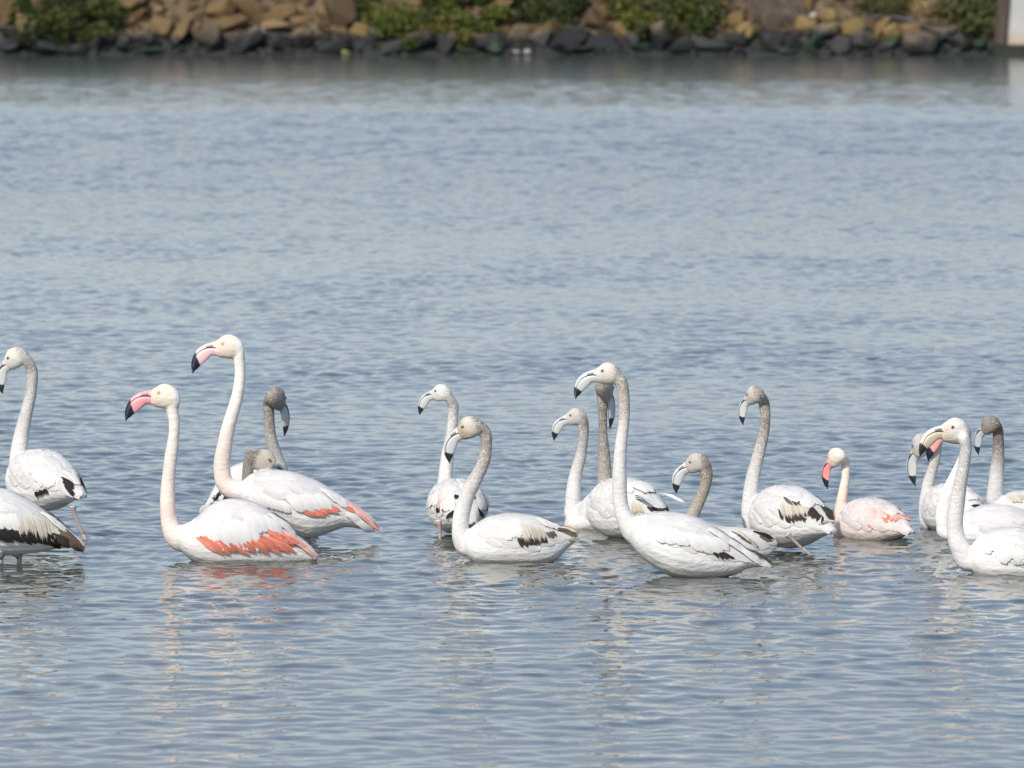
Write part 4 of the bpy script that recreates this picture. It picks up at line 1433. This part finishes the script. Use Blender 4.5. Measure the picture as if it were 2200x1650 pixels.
         bill=((722, 262), (680, 478), 42), pal=juv((0.50, 0.46, 0.40), (0.42, 0.38, 0.33), spk=1.1),
         flight=[('dark', 16, (1020, 1205, 1190, 1195), (30, 80), (15, 70), 0.0136, 0), ('cream', 19, (985, 1110, 1200, 1100), (30, 130), (25, 130), 0.0102, 1), ('dark', 12, (1305, 1130, 1365, 1235), (115, 65), (75, 50), 0.0122, 0), ('brown', 3, (1010, 1080, 1030, 1085), (60, 50), (60, 50), 0.0122, 2), ('dark', 4, (970, 1170, 990, 1190), (25, 60), (25, 60), 0.0109, 1), ('dark', 6, (1230, 1080, 1330, 1090), (45, 30), (40, 40), 0.0095, 2), ('cream', 3, (1370, 1265, 1380, 1275), (70, 10), (60, 10), 0.0109, 2),
                 ('white', 6, (1190, 1040, 1300, 1090), (60, 80), (60, 80), 0.032, 1)],
         legs=[([(1040, 1370, 34), (1075, 1405, 17), (1120, 1450, 13), (1165, 1490, 12), (1205, 1522, 12)], -0.17)]),
    dict(seed=14, T=T5, wl=1156, label='small pink billed flamingo swimming with head bowed, right of the tall necked juvenile',
         c=(1778, 1285), L=0.46, W=0.235, H=0.22, yaw=52, pitch=0,
         neck=[(1522, 780, 37), (1524, 840, 34), (1522, 910, 33), (1508, 990, 35), (1492, 1080, 41), (1478, 1170, 45), (1470, 1260, 44), (1468, 1340, 44), (1490, 1390, 50)],
         bill=((1398, 783), (1377, 1006), 45), pal=adult(bill=(0.80, 0.30, 0.28), bot=(0.83, 0.59, 0.49), top=(0.82, 0.71, 0.62), body=(0.80, 0.665, 0.605)),
         flight=[('coral', 7, (1822, 1190, 1838, 1265), (65, 45), (30, 10), 0.0136, 1), ('palecoral', 6, (1940, 1215, 1985, 1250), (90, 20), (70, 15), 0.0136, 1), ('pink', 7, (1690, 1150, 1800, 1150), (50, 100), (60, 90), 0.0204, 0), ('palecoral', 3, (1700, 1290, 1720, 1300), (30, 20), (30, 20), 0.0109, 1),
                 ('white', 4, (2010, 1270, 2040, 1290), (60, 60), (50, 80), 0.012, 2), ('white', 5, (1850, 1150, 1950, 1180), (80, 50), (70, 50), 0.032, 2)]),
    dict(seed=15, T=T6, wl=1140, label='grey flamingo with down curved bill just behind the pale front flamingo\'s face',
         c=(1232, 960), L=0.46, W=0.235, H=0.235, yaw=64, pitch=3,
         neck=[(1072, 400, 36), (1070, 470, 37), (1052, 560, 39), (1026, 650, 43), (1000, 740, 46), (980, 830, 46), (966, 910, 42), (962, 980, 40), (970, 1050, 42), (1010, 1090, 46)],
         bill=((898, 480), (893, 718), 48), hscale=0.95, pal=juv((0.50, 0.46, 0.41), (0.48, 0.45, 0.41), spk=0.7),
         flight=[('coral', 3, (1335, 850, 1345, 860), (65, 15), (60, 15), 0.0095, 1), ('black', 4, (1355, 930, 1400, 930), (45, 20), (40, 10), 0.0109, 1), ('white', 5, (1300, 830, 1420, 840), (60, 60), (50, 60), 0.03, 2)]),
    dict(seed=16, T=T6, wl=1176, label='white necked adult flamingo mostly hidden behind the pale front flamingo on the right',
         prof=[(1200, 1130, 1230), (1290, 1010, 1290), (1350, 970, 1300), (1420, 943, 1310), (1500, 924, 1320), (1600, 918, 1330), (1700, 935, 1330), (1807, 975, 1320), (1950, 1050, 1300), (2100, 1150, 1280), (2200, 1230, 1260)],
         W=0.26, neck=[(1322, 400, 42), (1315, 480, 44), (1288, 560, 46), (1248, 650, 50), (1205, 740, 54), (1165, 830, 56), (1138, 920, 58), (1122, 1010, 57), (1125, 1090, 57), (1150, 1160, 60)],
         bill=((1150, 330), (1004, 562), 25), pal=adult(bill=(0.84, 0.36, 0.32), bot=(0.82, 0.80, 0.77), top=(0.82, 0.81, 0.78), head=(0.78, 0.74, 0.66)),
         flight=[('pink', 4, (1740, 1060, 1790, 1080), (60, 30), (60, 20), 0.0163, 1)]),
    dict(seed=17, T=T6, wl=1230, skull=1.14, label='pale front flamingo with cream bill turned towards the viewer, cut by the right edge',
         prof=[(1325, 1320, 1420), (1380, 1240, 1500), (1430, 1187, 1550), (1500, 1147, 1590), (1600, 1118, 1610), (1700, 1113, 1620), (1800, 1120, 1620), (1950, 1160, 1610), (2100, 1230, 1590), (2250, 1330, 1540), (2400, 1430, 1480)],
         W=0.27, neck=[(1300, 350, 46), (1318, 430, 43), (1308, 520, 46), (1294, 610, 49), (1276, 700, 51), (1260, 800, 55), (1245, 900, 59), (1231, 1000, 63), (1224, 1100, 67), (1236, 1200, 71), (1275, 1300, 78), (1330, 1390, 88)],
         bill=((1130, 305), (922, 512), -22), pal=juv((0.66, 0.61, 0.54), (0.56, 0.53, 0.49), spk=0.6, bill=(0.68, 0.65, 0.55), low=(0.68, 0.58, 0.41), lore=(0.70, 0.60, 0.50)), fade=(0.25, 0.85),
         flight=[('grey', 4, (1690, 1390, 1790, 1385), (50, 35), (50, 25), 0.02, 1), ('dark', 4, (1730, 1400, 1800, 1395), (40, 25), (40, 15), 0.0095, 0), ('pink', 3, (1780, 1290, 1800, 1300), (40, 30), (40, 30), 0.0136, 1), ('white', 8, (1450, 1230, 1650, 1200), (60, 110), (90, 100), 0.044, 1), ('white', 6, (1560, 1300, 1740, 1290), (70, 100), (90, 80), 0.04, 2)]),
    dict(seed=18, T=T6, wl=1130, label='flamingo with the darkest brown grey head, at the back on the right',
         prof=[(1540, 920, 1000), (1600, 870, 1080), (1650, 835, 1110), (1720, 815, 1120), (1807, 808, 1125), (1900, 820, 1125), (2050, 880, 1110), (2200, 980, 1090), (2300, 1060, 1075)],
         W=0.24, neck=[(1586, 290, 43), (1590, 370, 43), (1591, 450, 47), (1588, 530, 52), (1580, 620, 56), (1572, 720, 60), (1562, 820, 63), (1560, 900, 66)],
         bill=((1468, 285), (1428, 505), 40), pal=juv((0.26, 0.22, 0.18), (0.28, 0.235, 0.195), bot=(0.66, 0.64, 0.61), spk=1.0, bill=(0.42, 0.45, 0.45)), fade=(0.3, 0.72),
         flight=[('cream', 7, (1660, 850, 1780, 840), (60, 60), (70, 50), 0.0245, 0)]),
]

for _b in BIRDS:
    Bird(_b)
